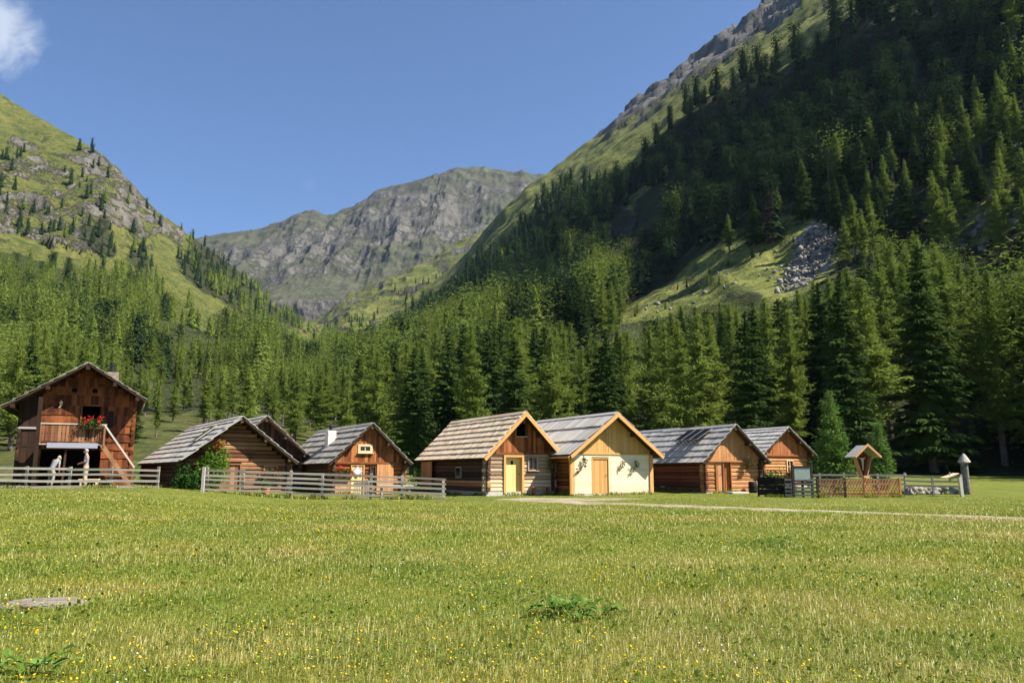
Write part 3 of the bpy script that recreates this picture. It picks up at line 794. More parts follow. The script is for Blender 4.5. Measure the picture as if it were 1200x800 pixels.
def put(kind, lod, p, H, wide=1.0):
    V, F, T, FC = LOD[(kind, lod)][int(rng.integers(9))]
    th = rng.random() * 6.28; c, s = math.cos(th), math.sin(th)
    W = np.stack([(V[:, 0] * c - V[:, 1] * s) * wide, (V[:, 0] * s + V[:, 1] * c) * wide, V[:, 2]], -1) * H + np.asarray(p)
    tt = rng.random(); b = bag[kind]
    b[0].append(W.astype(np.float32)); b[1].append(F + b[3]); b[4].append(FC + b[3]); b[2].append((T * .7 + .3 * tt).astype(np.float32)); b[3] += len(V)
    # trunk: a slim three-sided spindle
    r = .011 * H; q = np.array([[r, 0, -.02 * H], [-r * .5, r * .87, -.02 * H], [-r * .5, -r * .87, -.02 * H], [0, 0, .9 * H]]) + np.asarray(p)
    TR[0].append(q); TR[1].append(np.array([[0, 1, 3], [1, 2, 3], [2, 0, 3]]) + TR[2]); TR[2] += 4
TR = [[], [], 0]
print('rest', len(rest))
for kind, x, y, z, px, H, _ in rest: put(kind, 2 if y < 135 and -120 < px < 1330 else 0, (x, y, z - .1), H, 1.15 + .5 * rng.random())

def scatter(G, A, v, n, density, hfun, larch, spacing):
    a = np.linalg.norm(np.cross(G[1:, :-1] - G[:-1, :-1], G[:-1, 1:] - G[:-1, :-1]), axis=-1)
    dens = density(G, A, v)[:-1, :-1] * a; pr = dens.ravel() / dens.sum()
    idx = rng.choice(len(pr), n, p=pr); i, j = np.unravel_index(idx, dens.shape); f, h = rng.random(n)[:, None], rng.random(n)[:, None]
    P = G[i, j] * (1 - f) * (1 - h) + G[i + 1, j] * f * (1 - h) + G[i, j + 1] * (1 - f) * h + G[i + 1, j + 1] * f * h
    k = thin(P, spacing(P))
    px, py = proj(P); c = 0
    for q in k:
        p = P[q]
        if p[1] < 235 and px[q] < 1270: continue
        if not (-60 < px[q] < 1420): continue
        kind = 'larch' if rng.random() < larch(px[q], py[q]) else 'spruce'
        H = hfun(p, px[q], py[q]) * (.50 + .65 * rng.random() ** .8)
        ty = float(proj(p + [0, 0, H])[1]); mid = ty + 3 + (py[q] - ty) * np.array([0, .2, .4, .6, .8]); mx_ = np.array([px[q]] * 5)
        if any(inpoly(mx_, mid, z_).any() for z_ in OPEN) and H > 4.5 and (px[q] > 500 or rng.random() < .7): continue
        put(kind, 0 if p[1] < 520 else 1, p - [0, 0, .2], H, (.85 + .6 * rng.random()) * (1.22 if kind == 'larch' else 1)); c += 1
    print('scattered', c)
def densR(G, A, v):
    px, py = proj(G); n = fbm(G / 50, 3)
    d = A['wood'] * np.where(inpoly(px, py, R_CLIFF), .30, 1.0) * np.where(A['rock'] > .9, .15, 1) * (.3 + .7 * sstep(-.55, -.15, n))
    d = np.where(inpoly(px, py, R_CLEAR), .5, d); d = np.where(inpoly(px, py, R_SUNNY), .35, d); d = np.where(inpoly(px, py, [(980, 250), (1020, 250), (1012, 310), (975, 340), (950, 340), (975, 305)]), .06, d)
    return d * np.where(v > 7, 0, 1) * np.minimum(1, (350 / np.maximum(G[..., 1], 60)) ** 1.2)
scatter(GR, AR, vR, 30000, densR, lambda p, px, py: (20 if p[2] < 150 else 19) * (.17 if inpoly(np.array([px]), np.array([py]), R_CLEAR)[0] else 1), lambda px, py: .85 if py > (400 if px < 690 else 312) and px > 440 else .03, lambda P: 5.0 + P[:, 1] * .0064)  # pale larch stands for sunlit trees, dark spruce for the shaded slope
def densL(G, A, v):
    px, py = proj(G); n = fbm(G / 45, 4)
    d = A['wood'] * sstep(-.5, -.05, n) + .20 * (A['rock'] > .3) * sstep(-.05, .3, n) + .014 * sstep(.1, .4, n)
    return d * np.where(v > 6.97, 0, 1) * np.minimum(1, (350 / np.maximum(G[..., 1], 60)) ** 1.1)
scatter(GL, AL, vL, 15000, densL, lambda p, px, py: 17 if py > 330 else 14, lambda px, py: .74 if py > 330 else .18, lambda P: 6.2 + P[:, 1] * .0052)
def densM(G, A, v): return sstep(1.9, .6, v) * sstep(-.3, .2, fbm(G / 120, 3)) + .0
scatter(GM, AM, vM, 1200, densM, lambda p, px, py: 13, lambda px, py: .3, lambda P: 9 + 0 * P[:, 1])
# trees standing on the slope to the right of the view: their shade falls on the wood edge
for _ in range(90):
    x, y = 62 + 50 * rng.random(), 66 + 50 * rng.random()
    if x / y * FPX + 600 > 1290: put('spruce', 2, (x, y, hz(x, y)), 22 + 6 * rng.random())
for kind in ('spruce', 'larch'):
    b = bag[kind]
    me = mesh_np(kind + '_forest', np.concatenate(b[0]), [np.concatenate(b[1]), np.concatenate(b[4])], M[kind + '_far'], {'tone': np.concatenate(b[2])})
    tag(link(bpy.data.objects.new(kind + '_forest', me)), kind='stuff', label=('dark spruce wood covering the steep slopes' if kind == 'spruce' else 'pale larch wood thinning out up the slopes'), cat='forest')
tag(link(bpy.data.objects.new('forest_trunks', mesh_np('forest_trunks', np.concatenate(TR[0]), [np.concatenate(TR[1])], M['bark']))), kind='stuff', label='slim grey trunks of the woods on the slopes', cat='forest')

# one dead reddish spruce on the dark slope
dp = None; best = 1e9
ppx, ppy = proj(GR); kk = np.unravel_index(np.argmin((ppx - 905) ** 2 + (ppy - 286) ** 2), ppx.shape); dp = GR[kk]
V, F, T, br = conifer(20.0, 2.3, 'spruce', 200, 18, .7, 991); e = empty('dead_spruce', dp - [0, 0, .3], 0, 'dead brown spruce standing on the dark slope above the scree', 'tree'); e.scale = (1.05,) * 3
link(bpy.data.objects.new('crown', mesh_np('dead_crown', V, [F], leafmat('dead_needles', (.06, .042, .030), (.10, .068, .048), (.15, .105, .08), .2, False), {'tone': T})), e); trunk_mb(20.0, .26, br, 3).build('trunk', M['bark'], e)

# blocks of the rock slide on the right-hand slope
t_ = (1 + 5 ** .5) / 2
IV = unit(np.array([(-1, t_, 0), (1, t_, 0), (-1, -t_, 0), (1, -t_, 0), (0, -1, t_), (0, 1, t_), (0, -1, -t_), (0, 1, -t_), (t_, 0, -1), (t_, 0, 1), (-t_, 0, -1), (-t_, 0, 1)], float))
IF = np.array([(0, 11, 5), (0, 5, 1), (0, 1, 7), (0, 7, 10), (0, 10, 11), (1, 5, 9), (5, 11, 4), (11, 10, 2), (10, 7, 6), (7, 1, 8), (3, 9, 4), (3, 4, 2), (3, 2, 6), (3, 6, 8), (3, 8, 9), (4, 9, 5), (2, 4, 11), (6, 2, 10), (8, 6, 7), (9, 8, 1)])
gx, gy = proj(GR); wgt = (soft(gx, gy, R_SCREE, 12) ** 2 + .008 * soft(gx, gy, R_CLEAR) + .03 * soft(gx, gy, R_SUNNY)).ravel() * (vR.ravel() < 6)
n_ = 2600; k_ = rng.choice(len(wgt), n_, p=wgt / wgt.sum()); C_ = GR.reshape(-1, 3)[k_] + rng.normal(0, 1.0, (n_, 3)) * [1, 1, .15]; r_ = .18 + np.minimum(.20 * rng.exponential(1.0, n_), .9)
VB = (IV[None] * (1 + rng.uniform(-.40, .40, (n_, 12, 1))) * rng.uniform(.5, 1.4, (n_, 1, 3)) * r_[:, None, None] + C_[:, None]).reshape(-1, 3)
tag(link(bpy.data.objects.new('rubble', mesh_np('rubble', VB, [(np.arange(n_)[:, None, None] * 12 + IF[None]).reshape(-1, 3)], stonemat('rubble', (.10, .094, .085), (.20, .188, .168), (.32, .30, .27), .4)))), 'grey broken blocks of the rock slide on the right slope', 'rubble', kind='stuff')
# ------------------------------------------------------------------ buildings
def hidden(x0, x1, z, ops):
    """split the run x0..x1 at height z around the openings"""
    runs = [(x0, x1)]
    for o in ops:
        if o['z0'] < z < o['z1']:
            nr = []
            for a, b in runs:
                if o['x1'] <= a or o['x0'] >= b: nr.append((a, b)); continue
                if o['x0'] > a: nr.append((a, o['x0']))
                if o['x1'] < b: nr.append((o['x1'], b))
            runs = nr
    return runs

def log_wall(mb, org, ax, L, z0, z1, ch, ops=(), ext=.16, depth=.085, out=None, tone=None, zoff=0):
    """hewn logs laid from org along unit vector ax; small gaps stay dark between the courses"""
    org, ax = Vector(org), Vector(ax); n = max(1, round((z1 - z0) / ch)); h = (z1 - z0) / n
    nrm = Vector((ax.y, -ax.x, 0))
    for k in range(n):
        z = z0 + (k + .5) * h + zoff
        for a, b in hidden(0, L, z, ops):
            a2 = a - (ext * random.uniform(.7, 1.15) if a == 0 else 0); b2 = b + (ext * random.uniform(.7, 1.15) if b == L else 0)
            hh = h * .5 * random.uniform(.93, 1.0); dd = depth * random.uniform(.85, 1.12); P = []
            sec = [(1, -.55), (1, .55), (.55, .96), (-.55, .96), (-1, .55), (-1, -.55), (-.55, -.96), (.55, -.96)]
            t = random.random() if tone is None else min(1, max(0, random.gauss(tone, .13)))
            rr = random.uniform(0, 90); V = []; G = []
            for e, xx in ((0, a2), (1, b2)):
                for u, v in sec:
                    V.append(org + ax * xx + nrm * (u * dd) + Vector((0, 0, z + v * hh + random.gauss(0, .006)))); G.append((xx + rr, u * .06 + v * .1 + rr * .37, rr))
            F = [(i, (i + 1) % 8, 8 + (i + 1) % 8, 8 + i) for i in range(8)] + [tuple(range(7, -1, -1)), tuple(range(8, 16))]
            mb.add(V, F, G, t)

def boards(mb, x0, x1, zb, top, ops=(), y=0, wd=.17, th=.03, tone=None, cuts=()):
    """vertical boards on the plane y, each cut to the slope above; top(x) gives its height"""
    xs = [x0]
    marks = sorted([m for o in ops for m in (o['x0'], o['x1']) if x0 < m < x1])
    while xs[-1] < x1 - .02:
        nx = xs[-1] + wd * random.uniform(.75, 1.25)
        for m in marks:
            if xs[-1] + .01 < m < nx + .05: nx = m; break
        if nx > x1 - .06: nx = x1
        xs.append(nx)
    for a, b in zip(xs[:-1], xs[1:]):
        m = (a + b) / 2; pieces = [(zb(m) if callable(zb) else zb, None)]
        z = zb(m) if callable(zb) else zb; segs = []
        for o in sorted([o for o in ops if o['x0'] - 1e-4 <= a and b <= o['x1'] + 1e-4], key=lambda o: o['z0']):
            if o['z0'] > z: segs.append((z, o['z0'], None))
            z = max(z, o['z1'])
        segs.append((z, None, 1))
        yy = y - random.uniform(0, .018); g = .004
        for s0, s1, up in segs:
            ta, tb = (top(a + g), top(b - g)) if up else (s1, s1)
            if min(ta, tb) - s0 < .02: 
                if max(ta, tb) - s0 < .03: continue
                ta = max(ta, s0 + .01); tb = max(tb, s0 + .01)
            mb.prism([(a + g, yy, s0), (b - g, yy, s0), (b - g, yy, tb), (a + g, yy, ta)], (0, th, 0), tone=(random.random() if tone is None else min(1, max(0, random.gauss(tone, .15)))))

def roof(parent, E, A, y0, y1, rows, mat, bw=.2, th=.024, lift=.048, jit=.025, gap=.006, over=1.14, name='roof', ragged=0):
    """E: eave points (xl, zl), (xr, zr); A: ridge (xa, za); rows of boards overlapping down both slopes"""
    mb = MB(); dk = MB()
    for side, (xe, ze) in zip((-1, 1), E):
        e = Vector((xe, 0, ze)); a = Vector((A[0], 0, A[1])); d = a - e; L = d.length; d.normalize(); n = Vector((-d.z, 0, d.x)) if side > 0 else Vector((-d.z, 0, d.x))
        if n.z < 0: n = -n
        dk.box((e + a) / 2 + Vector((0, (y0 + y1) / 2, 0)) - n * .03 + d * .0, d * L / 2, Vector((0, (y1 - y0) / 2 - .03, 0)), n * .025, .4)
        st = L / rows
        for k in range(rows):
            y = y0
            while y < y1 - .03:
                w_ = min(bw * random.uniform(.7, 1.3), y1 - y)
                if y1 - y - w_ < .07: w_ = y1 - y
                s0 = k * st - random.uniform(0, jit) * (1 if k else .6) - (random.uniform(0, ragged) if True else 0); s1 = (k + over) * st if k < rows - 1 else L + (.05 if side < 0 else .02)
                p0 = e + d * s0 + n * (.02 + lift * .8 + random.uniform(-.008, .010)); p1 = e + d * s1 + n * .02
                ax = p1 - p0; nn = Vector((-ax.z, 0, ax.x)).normalized()
                if nn.z < 0: nn = -nn
                mb.box((p0 + p1) / 2 + Vector((0, y + w_ / 2, 0)) + nn * th / 2, ax / 2, Vector((0, w_ / 2 - gap / 2, 0)), nn * th / 2)
                y += w_
    r = mb.build(name, mat, parent); dk.build('roof_deck', M['deck'], r)
    return r

def barge(parent, E, A, y, mat, wd=.17, th=.035, low=.02, name='bargeboard'):
    for xe, ze in E:
        e = Vector((xe, y, ze)); a = Vector((A[0], y, A[1])); d = (a - e); n = Vector((-d.z, 0, d.x)).normalized()
        if n.z < 0: n = -n
        o = Vector((0, -th, 0)); mb = MB()
        sx = 1 if xe > A[0] else -1
        q = [e - n * wd + n * low, a + Vector((0, 0, -wd * 1.3 + low * 1.3)), a + Vector((0, 0, low * 1.3)), e + n * low]
        mb.prism(q, o, .5); mb.build(name, mat, parent)

def ridge(parent, E, A, y0, y1, mat, w=.2):
    mb = MB(); a = Vector((A[0], 0, A[1]))
    for (xe, ze), hgt in zip(E, (.085, .06)):
        d = (Vector((xe, 0, ze)) - a).normalized(); n = Vector((-d.z, 0, d.x))
        if n.z < 0: n = -n
        y = y0
        while y < y1 - .1:
            l = min(random.uniform(1.6, 2.6), y1 - y)
            mb.box(a + d * (w * .42) + n * hgt + Vector((0, y + l / 2, 0)), Vector((0, l / 2 - .004, 0)), d * w / 2, n * .013); y += l
    mb.build('ridge_board', mat, parent)

def framed(parent, o, y, fmat, name='window', fw=.07, proud=.05, deep=.06, bars=(1, 1), sill=True, pane=True):
    """window set into its opening: four frame bars, glazing bars, pane set back, sill"""
    mb = MB(); x0, x1, z0, z1 = o['x0'], o['x1'], o['z0'], o['z1']; xm, zm = (x0 + x1) / 2, (z0 + z1) / 2; yc = y + (deep - proud) / 2; hy = (deep + proud) / 2
    mb.box((x0 + fw / 2 - .01, yc, zm), (fw / 2, hy, (z1 - z0) / 2 + .01), tone=.5); mb.box((x1 - fw / 2 + .01, yc, zm), (fw / 2, hy, (z1 - z0) / 2 + .01), tone=.6)
    mb.box((xm, yc, z1 - fw / 2 + .01), ((x1 - x0) / 2 - fw + .012, hy - .003, fw / 2), tone=.4); mb.box((xm, yc, z0 + fw / 2 - .01), ((x1 - x0) / 2 - fw + .012, hy - .003, fw / 2), tone=.5)
    for i in range(bars[0]): mb.box((x0 + (x1 - x0) * (i + 1) / (bars[0] + 1), yc, zm), (.018, hy * .4, (z1 - z0) / 2 - fw), tone=.5)
    for i in range(bars[1]): mb.box((xm, yc + .002, z0 + (z1 - z0) * (i + 1) / (bars[1] + 1)), ((x1 - x0) / 2 - fw, hy * .35, .015), tone=.5)
    f = mb.build(name, fmat, parent)
    if pane: MB().box((xm, y + deep - .01, zm), ((x1 - x0) / 2 - fw * .5, .008, (z1 - z0) / 2 - fw * .5), tone=.5).build('pane', M['glass'], f)
    if sill: MB().box((xm, y - proud - .03, z0 - .015), ((x1 - x0) / 2 + .05, .06, .018), tone=.6).build('sill', fmat, f)
    return f

def door(parent, o, y, lmat, fmat, fw=.09, back=.12, planks=4, proud=.04, frame=True, hole=False):
    x0, x1, z0, z1 = o['x0'], o['x1'], o['z0'], o['z1']; a, b = x0 + (fw if frame else 0), x1 - (fw if frame else 0); t = z1 - (fw if frame else 0)
    mb = MB(); w_ = (b - a) / planks
    for i in range(planks): mb.box((a + w_ * (i + .5), y + back + .02, (z0 + t) / 2), (w_ / 2 - .003, .022, (t - z0) / 2))
    d = mb.build('door', lmat, parent)
    if frame:
        f = MB(); hy = (back + .05 + proud) / 2; yc = y - proud + hy
        f.box((x0 + fw / 2, yc, (z0 + z1) / 2), (fw / 2, hy, (z1 - z0) / 2), tone=.5); f.box((x1 - fw / 2, yc, (z0 + z1) / 2), (fw / 2, hy, (z1 - z0) / 2), tone=.6)
        f.box(((x0 + x1) / 2, yc, z1 - fw / 2), ((x1 - x0) / 2 - fw, hy - .002, fw / 2), tone=.5); f.build('door_frame', fmat, d)
    MB().tube((b - .07, y + back - .05, z0 + .95), (b - .15, y + back - .05, z0 + .95), .012, n=8).tube((b - .09, y + back - .05, z0 + .95), (b - .09, y + back, z0 + .95), .014, n=8).build('handle', M['iron'], d)
    if hole:
        c = ((a + b) / 2 - .02, y + back - .006, z0 + 1.52); s = .13
        MB().prism([(c[0], c[1], c[2] - s), (c[0] + s * .72, c[1], c[2]), (c[0], c[1], c[2] + s), (c[0] - s * .72, c[1], c[2])], (0, .004, 0), .5).build('diamond_hole_shade', M['dark'], d)  # dark diamond plate, the shade of a hole put into its colour
    return d

def purlins(parent, E, A, y0, y1, mat, ts=(.12, .55), r=.07):
    for (xe, ze) in E:
        for t in ts:
            d = Vector((A[0] - xe, 0, A[1] - ze)); n = Vector((-d.z, 0, d.x)).normalized()
            if n.z < 0: n = -n
            p = Vector((xe, 0, ze)) + d * t - n * (.06 + r)
            MB().box((p.x, (y0 + y1) / 2, p.z), (r, (y1 - y0) / 2, r), tone=.5).build('purlin', mat, parent)
    MB().box((A[0], (y0 + y1) / 2, A[1] - .20), (r, (y1 - y0) / 2, r * 1.1), tone=.5).build('purlin', mat, parent)

def shell(name, label, loc, a, W, L, he, hr, oe, of, ob, rows, rmat, fronts, sides, gmat, split, gable='boards', ops=(), sidech=.2, frontch=.2, bmat=None, found=.12, bw=.2, lift=.055, gb=.16, eave=None, sext=.16, deep_walls=True, jit=.025, ragged=0, cat='cabin', gtone=None, group=None):
    """a gabled log cabin: front in the plane y = 0 facing -y, ridge along y"""
    c = empty(name, loc, a, label, cat, group)
    E = ((-W / 2 - oe, he), (W / 2 + oe, he)); A = (0, hr)
    if eave: E, A = eave
    def under(x):
        (xe, ze) = E[0] if x < A[0] else E[1]
        return ze + (A[1] - ze) * (x - xe) / (A[0] - xe) - .065
    wl, wr = under(-W / 2), under(W / 2)
    f = MB(); f.box((0, L / 2 - .02, found - .55), (W / 2 + .02, L / 2, .55), tone=.5); f.build('foundation', M['concrete'], c)
    z0 = found
    # front below the split line, one mesh per material
    ztop = split
    for (za, zb, mat) in fronts:
        mb = MB(); log_wall(mb, (-W / 2, .085, 0), (1, 0, 0), W, za, min(zb, ztop), frontch, ops); mb.build('front_wall', mat, c)
    mb = MB(); log_wall(mb, (-W / 2, L - .1, 0), (1, 0, 0), W, z0, min(wl, ztop), .22); mb.build('rear_wall', sides[0][2], c)
    for sx, ztp in ((-1, wl), (1, wr)):
        for (za, zb, mat) in (sides if sx < 0 else sides[:1]):
            mb = MB(); log_wall(mb, (sx * (W / 2 - .085), 0, 0), (0, 1, 0), L, za, min(zb, ztp) if not (sx > 0) else ztp, sidech, zoff=.0, ext=sext); mb.build('side_wall', mat, c)
    # gable
    if gable == 'boards':
        mb = MB(); boards(mb, -W / 2 + .0, W / 2 - .0, split, under, ops, y=-.012, wd=gb, tone=gtone); mb.build('gable', gmat, c)
        if deep_walls: MB().box((0, -.035, split - .02), (W / 2 + .03, .04, .045), tone=.4).build('gable_beam', gmat, c)
    else:
        mb = MB(); z = split
        while z < A[1] - .16:
            h = frontch; xl = E[0][0] + (z + h * .9 + .065 - E[0][1]) / (A[1] - E[0][1]) * (A[0] - E[0][0]); xr = E[1][0] - (z + h * .9 + .065 - E[1][1]) / (A[1] - E[1][1]) * (E[1][0] - A[0])
            if xr - xl > .1: log_wall(mb, (max(xl, -W / 2), .085, 0), (1, 0, 0), min(xr, W / 2) - max(xl, -W / 2), z, z + h, h, [dict(o, x0=o['x0'] - max(xl, -W / 2), x1=o['x1'] - max(xl, -W / 2)) for o in ops], ext=0)
            z += h
        mb.build('gable', gmat, c)
    mb = MB(); boards(mb, -W / 2, W / 2, min(wl, ztop), under, (), y=L - .06, wd=.25); mb.build('rear_gable', gmat, c)
    rf = roof(c, E, A, -of, L + ob, rows, rmat, bw=bw, lift=lift, jit=jit, ragged=ragged)
    purlins(c, E, A, -of + .06, L + ob - .1, M['deck'])
    if bmat: barge(rf, E, A, -of - .004, bmat)
    ridge(rf, E, A, -of - .02, L + ob, rmat)
    # shade behind openings is painted on sheets added per cabin
    return c, rf, E, A, under

def O(x0, x1, z0, z1): return dict(x0=x0, x1=x1, z0=z0, z1=z1)
def sh(ops, W): return [dict(o, x0=o['x0'] + W / 2, x1=o['x1'] + W / 2) for o in ops]

def leaves(n, fn, size, asp=.55, up=.2, seed=1, shape=0):
    """n separate leaf blades; fn(g, n) gives their points; returns verts, faces, tone"""
    g = np.random.default_rng(seed); P = fn(g, n)
    D = unit(g.normal(0, 1, (n, 3)) + np.array([0, 0, up])); S = unit(np.cross(D, g.normal(0, 1, (n, 3))))
    L = size * (.6 + .8 * g.random(n)); return sprays(P, D, S, L, L * asp, g.random(n))

def foliage(name, parent, mat, n, fn, size, seed=1, asp=.6, up=.2):
    V, F, T = leaves(n, fn, size, asp, up, seed)
    return link(bpy.data.objects.new(name, mesh_np(name, V, [F], mat, {'tone': T})), parent)

def blob(c, r):
    c, r = np.array(c), np.array(r)
    def f(g, n):
        k = g.integers(0, 7, n); cc = g.normal(0, .42, (7, 3)); d = unit(g.normal(0, 1, (n, 3))) * (.25 + .55 * g.random((n, 1)) ** .6)
        return c + r * (cc[k] * .8 + d)
    return f

def flower_box(loc, rz, L, label, seed, blossom='geranium', hang=.12, height=.24, group='flower boxes with red geraniums'):
    e = empty('flower_box', loc, rz, label, 'flower box', group)
    mb = MB(); mb.box((0, 0, .075), (L / 2, .085, .075), tone=.4); bevel(mb.build('planter', M['darklog'], e))
    foliage('foliage', e, M['darkbush'], int(420 * L), lambda g, n: np.stack([g.uniform(-L / 2, L / 2, n), g.normal(-.03, .09, n), .13 + height * g.random(n) * .8 - hang * (g.random(n) < .3) * g.random(n)], -1), .075, seed, .7)
    foliage('blossoms', e, M[blossom], int(260 * L), lambda g, n: (lambda k, cx: np.stack([cx[k, 0] + g.normal(0, .035, n), cx[k, 1] + g.normal(0, .03, n), cx[k, 2] + g.normal(0, .03, n)], -1))(g.integers(0, int(16 * L) + 2, n), np.stack([g.uniform(-L / 2, L / 2, int(16 * L) + 2), g.normal(-.09, .05, int(16 * L) + 2), .18 + height * g.random(int(16 * L) + 2) * 1.05], -1)), .055, seed + 50, .8)
    return e

def local(c, p):
    """point given in the frame of thing c"""
    a = c.rotation_euler.z; return (c.location.x + p[0] * math.cos(a) - p[1] * math.sin(a), c.location.y + p[0] * math.sin(a) + p[1] * math.cos(a), c.location.z + p[2])

M['redgable'] = wood('red_gable_board', (.10, .03, .012), (.26, .085, .028), (.42, .165, .055), grain=.6, stain=.3)
# ---- cabin with the tan shingle roof (yellow door)
W4, L4 = 3.85, 8.84
ops4 = [O(-.97, .17, .12, 2.02), O(.42, .98, 1.24, 1.92), O(-.24, .26, 2.98, 3.62)]
_lw = log_wall
def log_wall_front(mb, org, ax, L, z0, z1, ch, ops=(), **k):
    return _lw(mb, org, ax, L, z0, z1, ch, [dict(o, x0=o['x0'] - org[0], x1=o['x1'] - org[0]) for o in ops] if ax[0] == 1 and k.get('ext') != 0 else ops, **k)
log_wall = log_wall_front

c4, r4, E4, A4, u4 = shell('log_cabin', 'log cabin with pale tan shingle roof and bright yellow door', (.44, 41.75, .44), .47, W4, L4, 1.81, 4.15, .41, .62, .25, 8, M['shingle_tan'],
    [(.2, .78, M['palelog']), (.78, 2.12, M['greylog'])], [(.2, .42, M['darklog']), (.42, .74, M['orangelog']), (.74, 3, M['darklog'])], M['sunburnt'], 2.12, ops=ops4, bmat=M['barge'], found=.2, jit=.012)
door(c4, ops4[0], -.0, M['yellowdoor'], M['honey'], fw=.11, back=.16, hole=True, proud=.06)
framed(c4, ops4[1], 0, M['greylog'], bars=(1, 0), fw=.06)
o_ = ops4[2]; mb = MB(); mb.box((.01, .12, 3.30), (.30, .01, .36), tone=.3); mb.build('loft_shade', M['dark'], c4)  # black sheet painted as the shade inside the loft
MB().box((.01, -.05, 2.95), (.36, .06, .025), tone=.6).build('sill', M['greylog'], c4)
mb = MB(); [mb.box((-W4 / 2 - .19, L4 - .3 - i * .19, 1.05), (.015, .092, .80)) for i in range(9)]; mb.build('board_panel', M['orangelog'], c4)
mb = MB(); mb.box((-W4 / 2 - .03, 3.4, 1.15), (.05, .34, .30), tone=.4); wv = mb.build('window', M['greypost'], c4); MB().box((-W4 / 2 - .085, 3.4, 1.15), (.008, .27, .23), tone=.5).build('pane', M['glass'], wv)
mb = MB(); mb.lathe([(.0, .09), (.05, .07), (.075, 0), (.05, -.06), (0, -.08)], (-W4 / 2 + .03, -.16, 1.98), 10, .5); mb.tube((-W4 / 2 + .03, 0, 2.02), (-W4 / 2 + .03, -.16, 2.02), .015, n=6); mb.build('wall_lamp', M['white'], c4, True)

# ---- cabin with the cream front
W5, L5 = 4.94, 7.61
ops5 = [O(-1.27, -.22, .08, 1.88)]
c5, r5, E5, A5, u5 = shell('plank_cabin', 'new cabin with cream planked front, orange door and long pale roof boards', (5.19, 42.51, .44), .48, W5, L5, 1.96, 4.17, .43, .62, .2, 3, M['shingle_pale'],
    [], [(.1, 3, M['sunburnt'])], M['honey'], 2.12, ops=ops5, bmat=M['barge'], found=.08, lift=.09, gb=.105, bw=.24, jit=.03, gtone=.5, sext=-.05)
mb = MB()
n_ = 14; h_ = (2.07 - .08) / n_
for k in range(n_):
    z = .08 + (k + .5) * h_
    for a, b in hidden(-W5 / 2 + .13, W5 / 2 - .13, z, ops5): mb.box(((a + b) / 2, .0, z), ((b - a) / 2, .03, h_ / 2 - .0025), tone=min(1, max(0, random.gauss(.55, .2))))
mb.build('front_wall', M['cream'], c5)
for sx in (-1, 1): MB().box((sx * (W5 / 2 - .02), -.0, 1.06), (.105, .10, 1.0), tone=.6).build('corner_post', M['barge'], c5)
door(c5, ops5[0], -.03, M['honeydoor'], M['honey'], fw=.05, back=.03, planks=7, proud=.015)
mb = MB(); mb.lathe([(0, .08), (.06, .06), (.08, 0), (.0, -.03)], (-.35, -.10, 3.25), 10, .5); mb.tube((-.35, -.02, 3.3), (-.35, -.11, 3.3), .02, n=6); mb.build('wall_lamp', M['white'], c5, True)
mb = MB()
for y in np.linspace(-.6, L5, 6)[:-1]: mb.tube((E5[0][0] - .05, float(y), E5[0][1] - .06), (E5[0][0] - .05, float(y) + 1.7, E5[0][1] - .06), .055, n=8, tone=.5)
mb.tube((E5[0][0] - .05, -.5, E5[0][1] - .08), (-W5 / 2 - .16, -.12, 1.62), .032, n=8, tone=.5); mb.tube((-W5 / 2 - .16, -.12, 1.62), (-W5 / 2 - .16, -.12, .05), .032, n=8, tone=.5)
mb.build('gutter', M['barge'], r5)

# ---- cabin with the solar panels
W6, L6 = 3.85, 6.3
ops6 = [O(-1.16, -.10, .16, 1.78)]
c6, r6, E6, A6, u6 = shell('log_cabin', 'orange log cabin with three solar panels on its grey shingle roof', (12.2, 45.41, .40), .40, W6, L6, 1.67, 3.76, .36, .52, .25, 6, M['shingle_grey'],
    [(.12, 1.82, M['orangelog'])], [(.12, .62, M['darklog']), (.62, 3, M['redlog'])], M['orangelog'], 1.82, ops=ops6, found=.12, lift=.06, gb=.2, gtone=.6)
oL, oR = O(-1.16, -.62, .16, 1.78), O(-.62, -.10, .16, 1.78)
door(c6, oL, 0, M['orangelog'], M['sunburnt'], fw=.05, back=.02, planks=3); door(c6, oR, 0, M['sunburnt'], M['sunburnt'], fw=.05, back=.10, planks=3)
d6 = (Vector((A6[0], 0, A6[1])) - Vector((E6[0][0], 0, E6[0][1]))); n6 = Vector((-d6.z, 0, d6.x)).normalized(); n6 = n6 if n6.z > 0 else -n6; L_ = d6.length; du6 = d6.normalized()
for i in range(3):
    y = 1.55 + i * .78; top_ = Vector((E6[0][0], y, E6[0][1])) + d6 * .90 + n6 * .16; bot = Vector((E6[0][0], y, E6[0][1])) + d6 * .50 + n6 * .42
    ax = (bot - top_) / 2; nn = Vector((ax.z, 0, -ax.x)).normalized(); nn = nn if nn.z > 0 else -nn
    fr = MB(); fr.box((top_ + bot) / 2, ax, Vector((0, .34, 0)), nn * .018, .5)
    lg = MB(); lg.bar(bot - nn * .02 + Vector((0, .2, 0)), Vector((E6[0][0], y + .2, E6[0][1])) + d6 * .50 + n6 * .05, .03, .03, (0, 1, 0), .5); lg.bar(bot - nn * .02 - Vector((0, .2, 0)), Vector((E6[0][0], y - .2, E6[0][1])) + d6 * .50 + n6 * .05, .03, .03, (0, 1, 0), .5)
    p = fr.build('solar_panel', M['alu'], r6); lg.build('panel_stand', M['iron'], p)
    cl = MB()
    for u in range(6):
        for v in range(3): cl.box((top_ + bot) / 2 + ax * ((u - 2.5) / 3.1) + Vector((0, (v - 1) * .215, 0)) + nn * .021, ax * .148, Vector((0, .103, 0)), nn * .002, .5)
    cl.build('solar_cells', M['solar'], p)

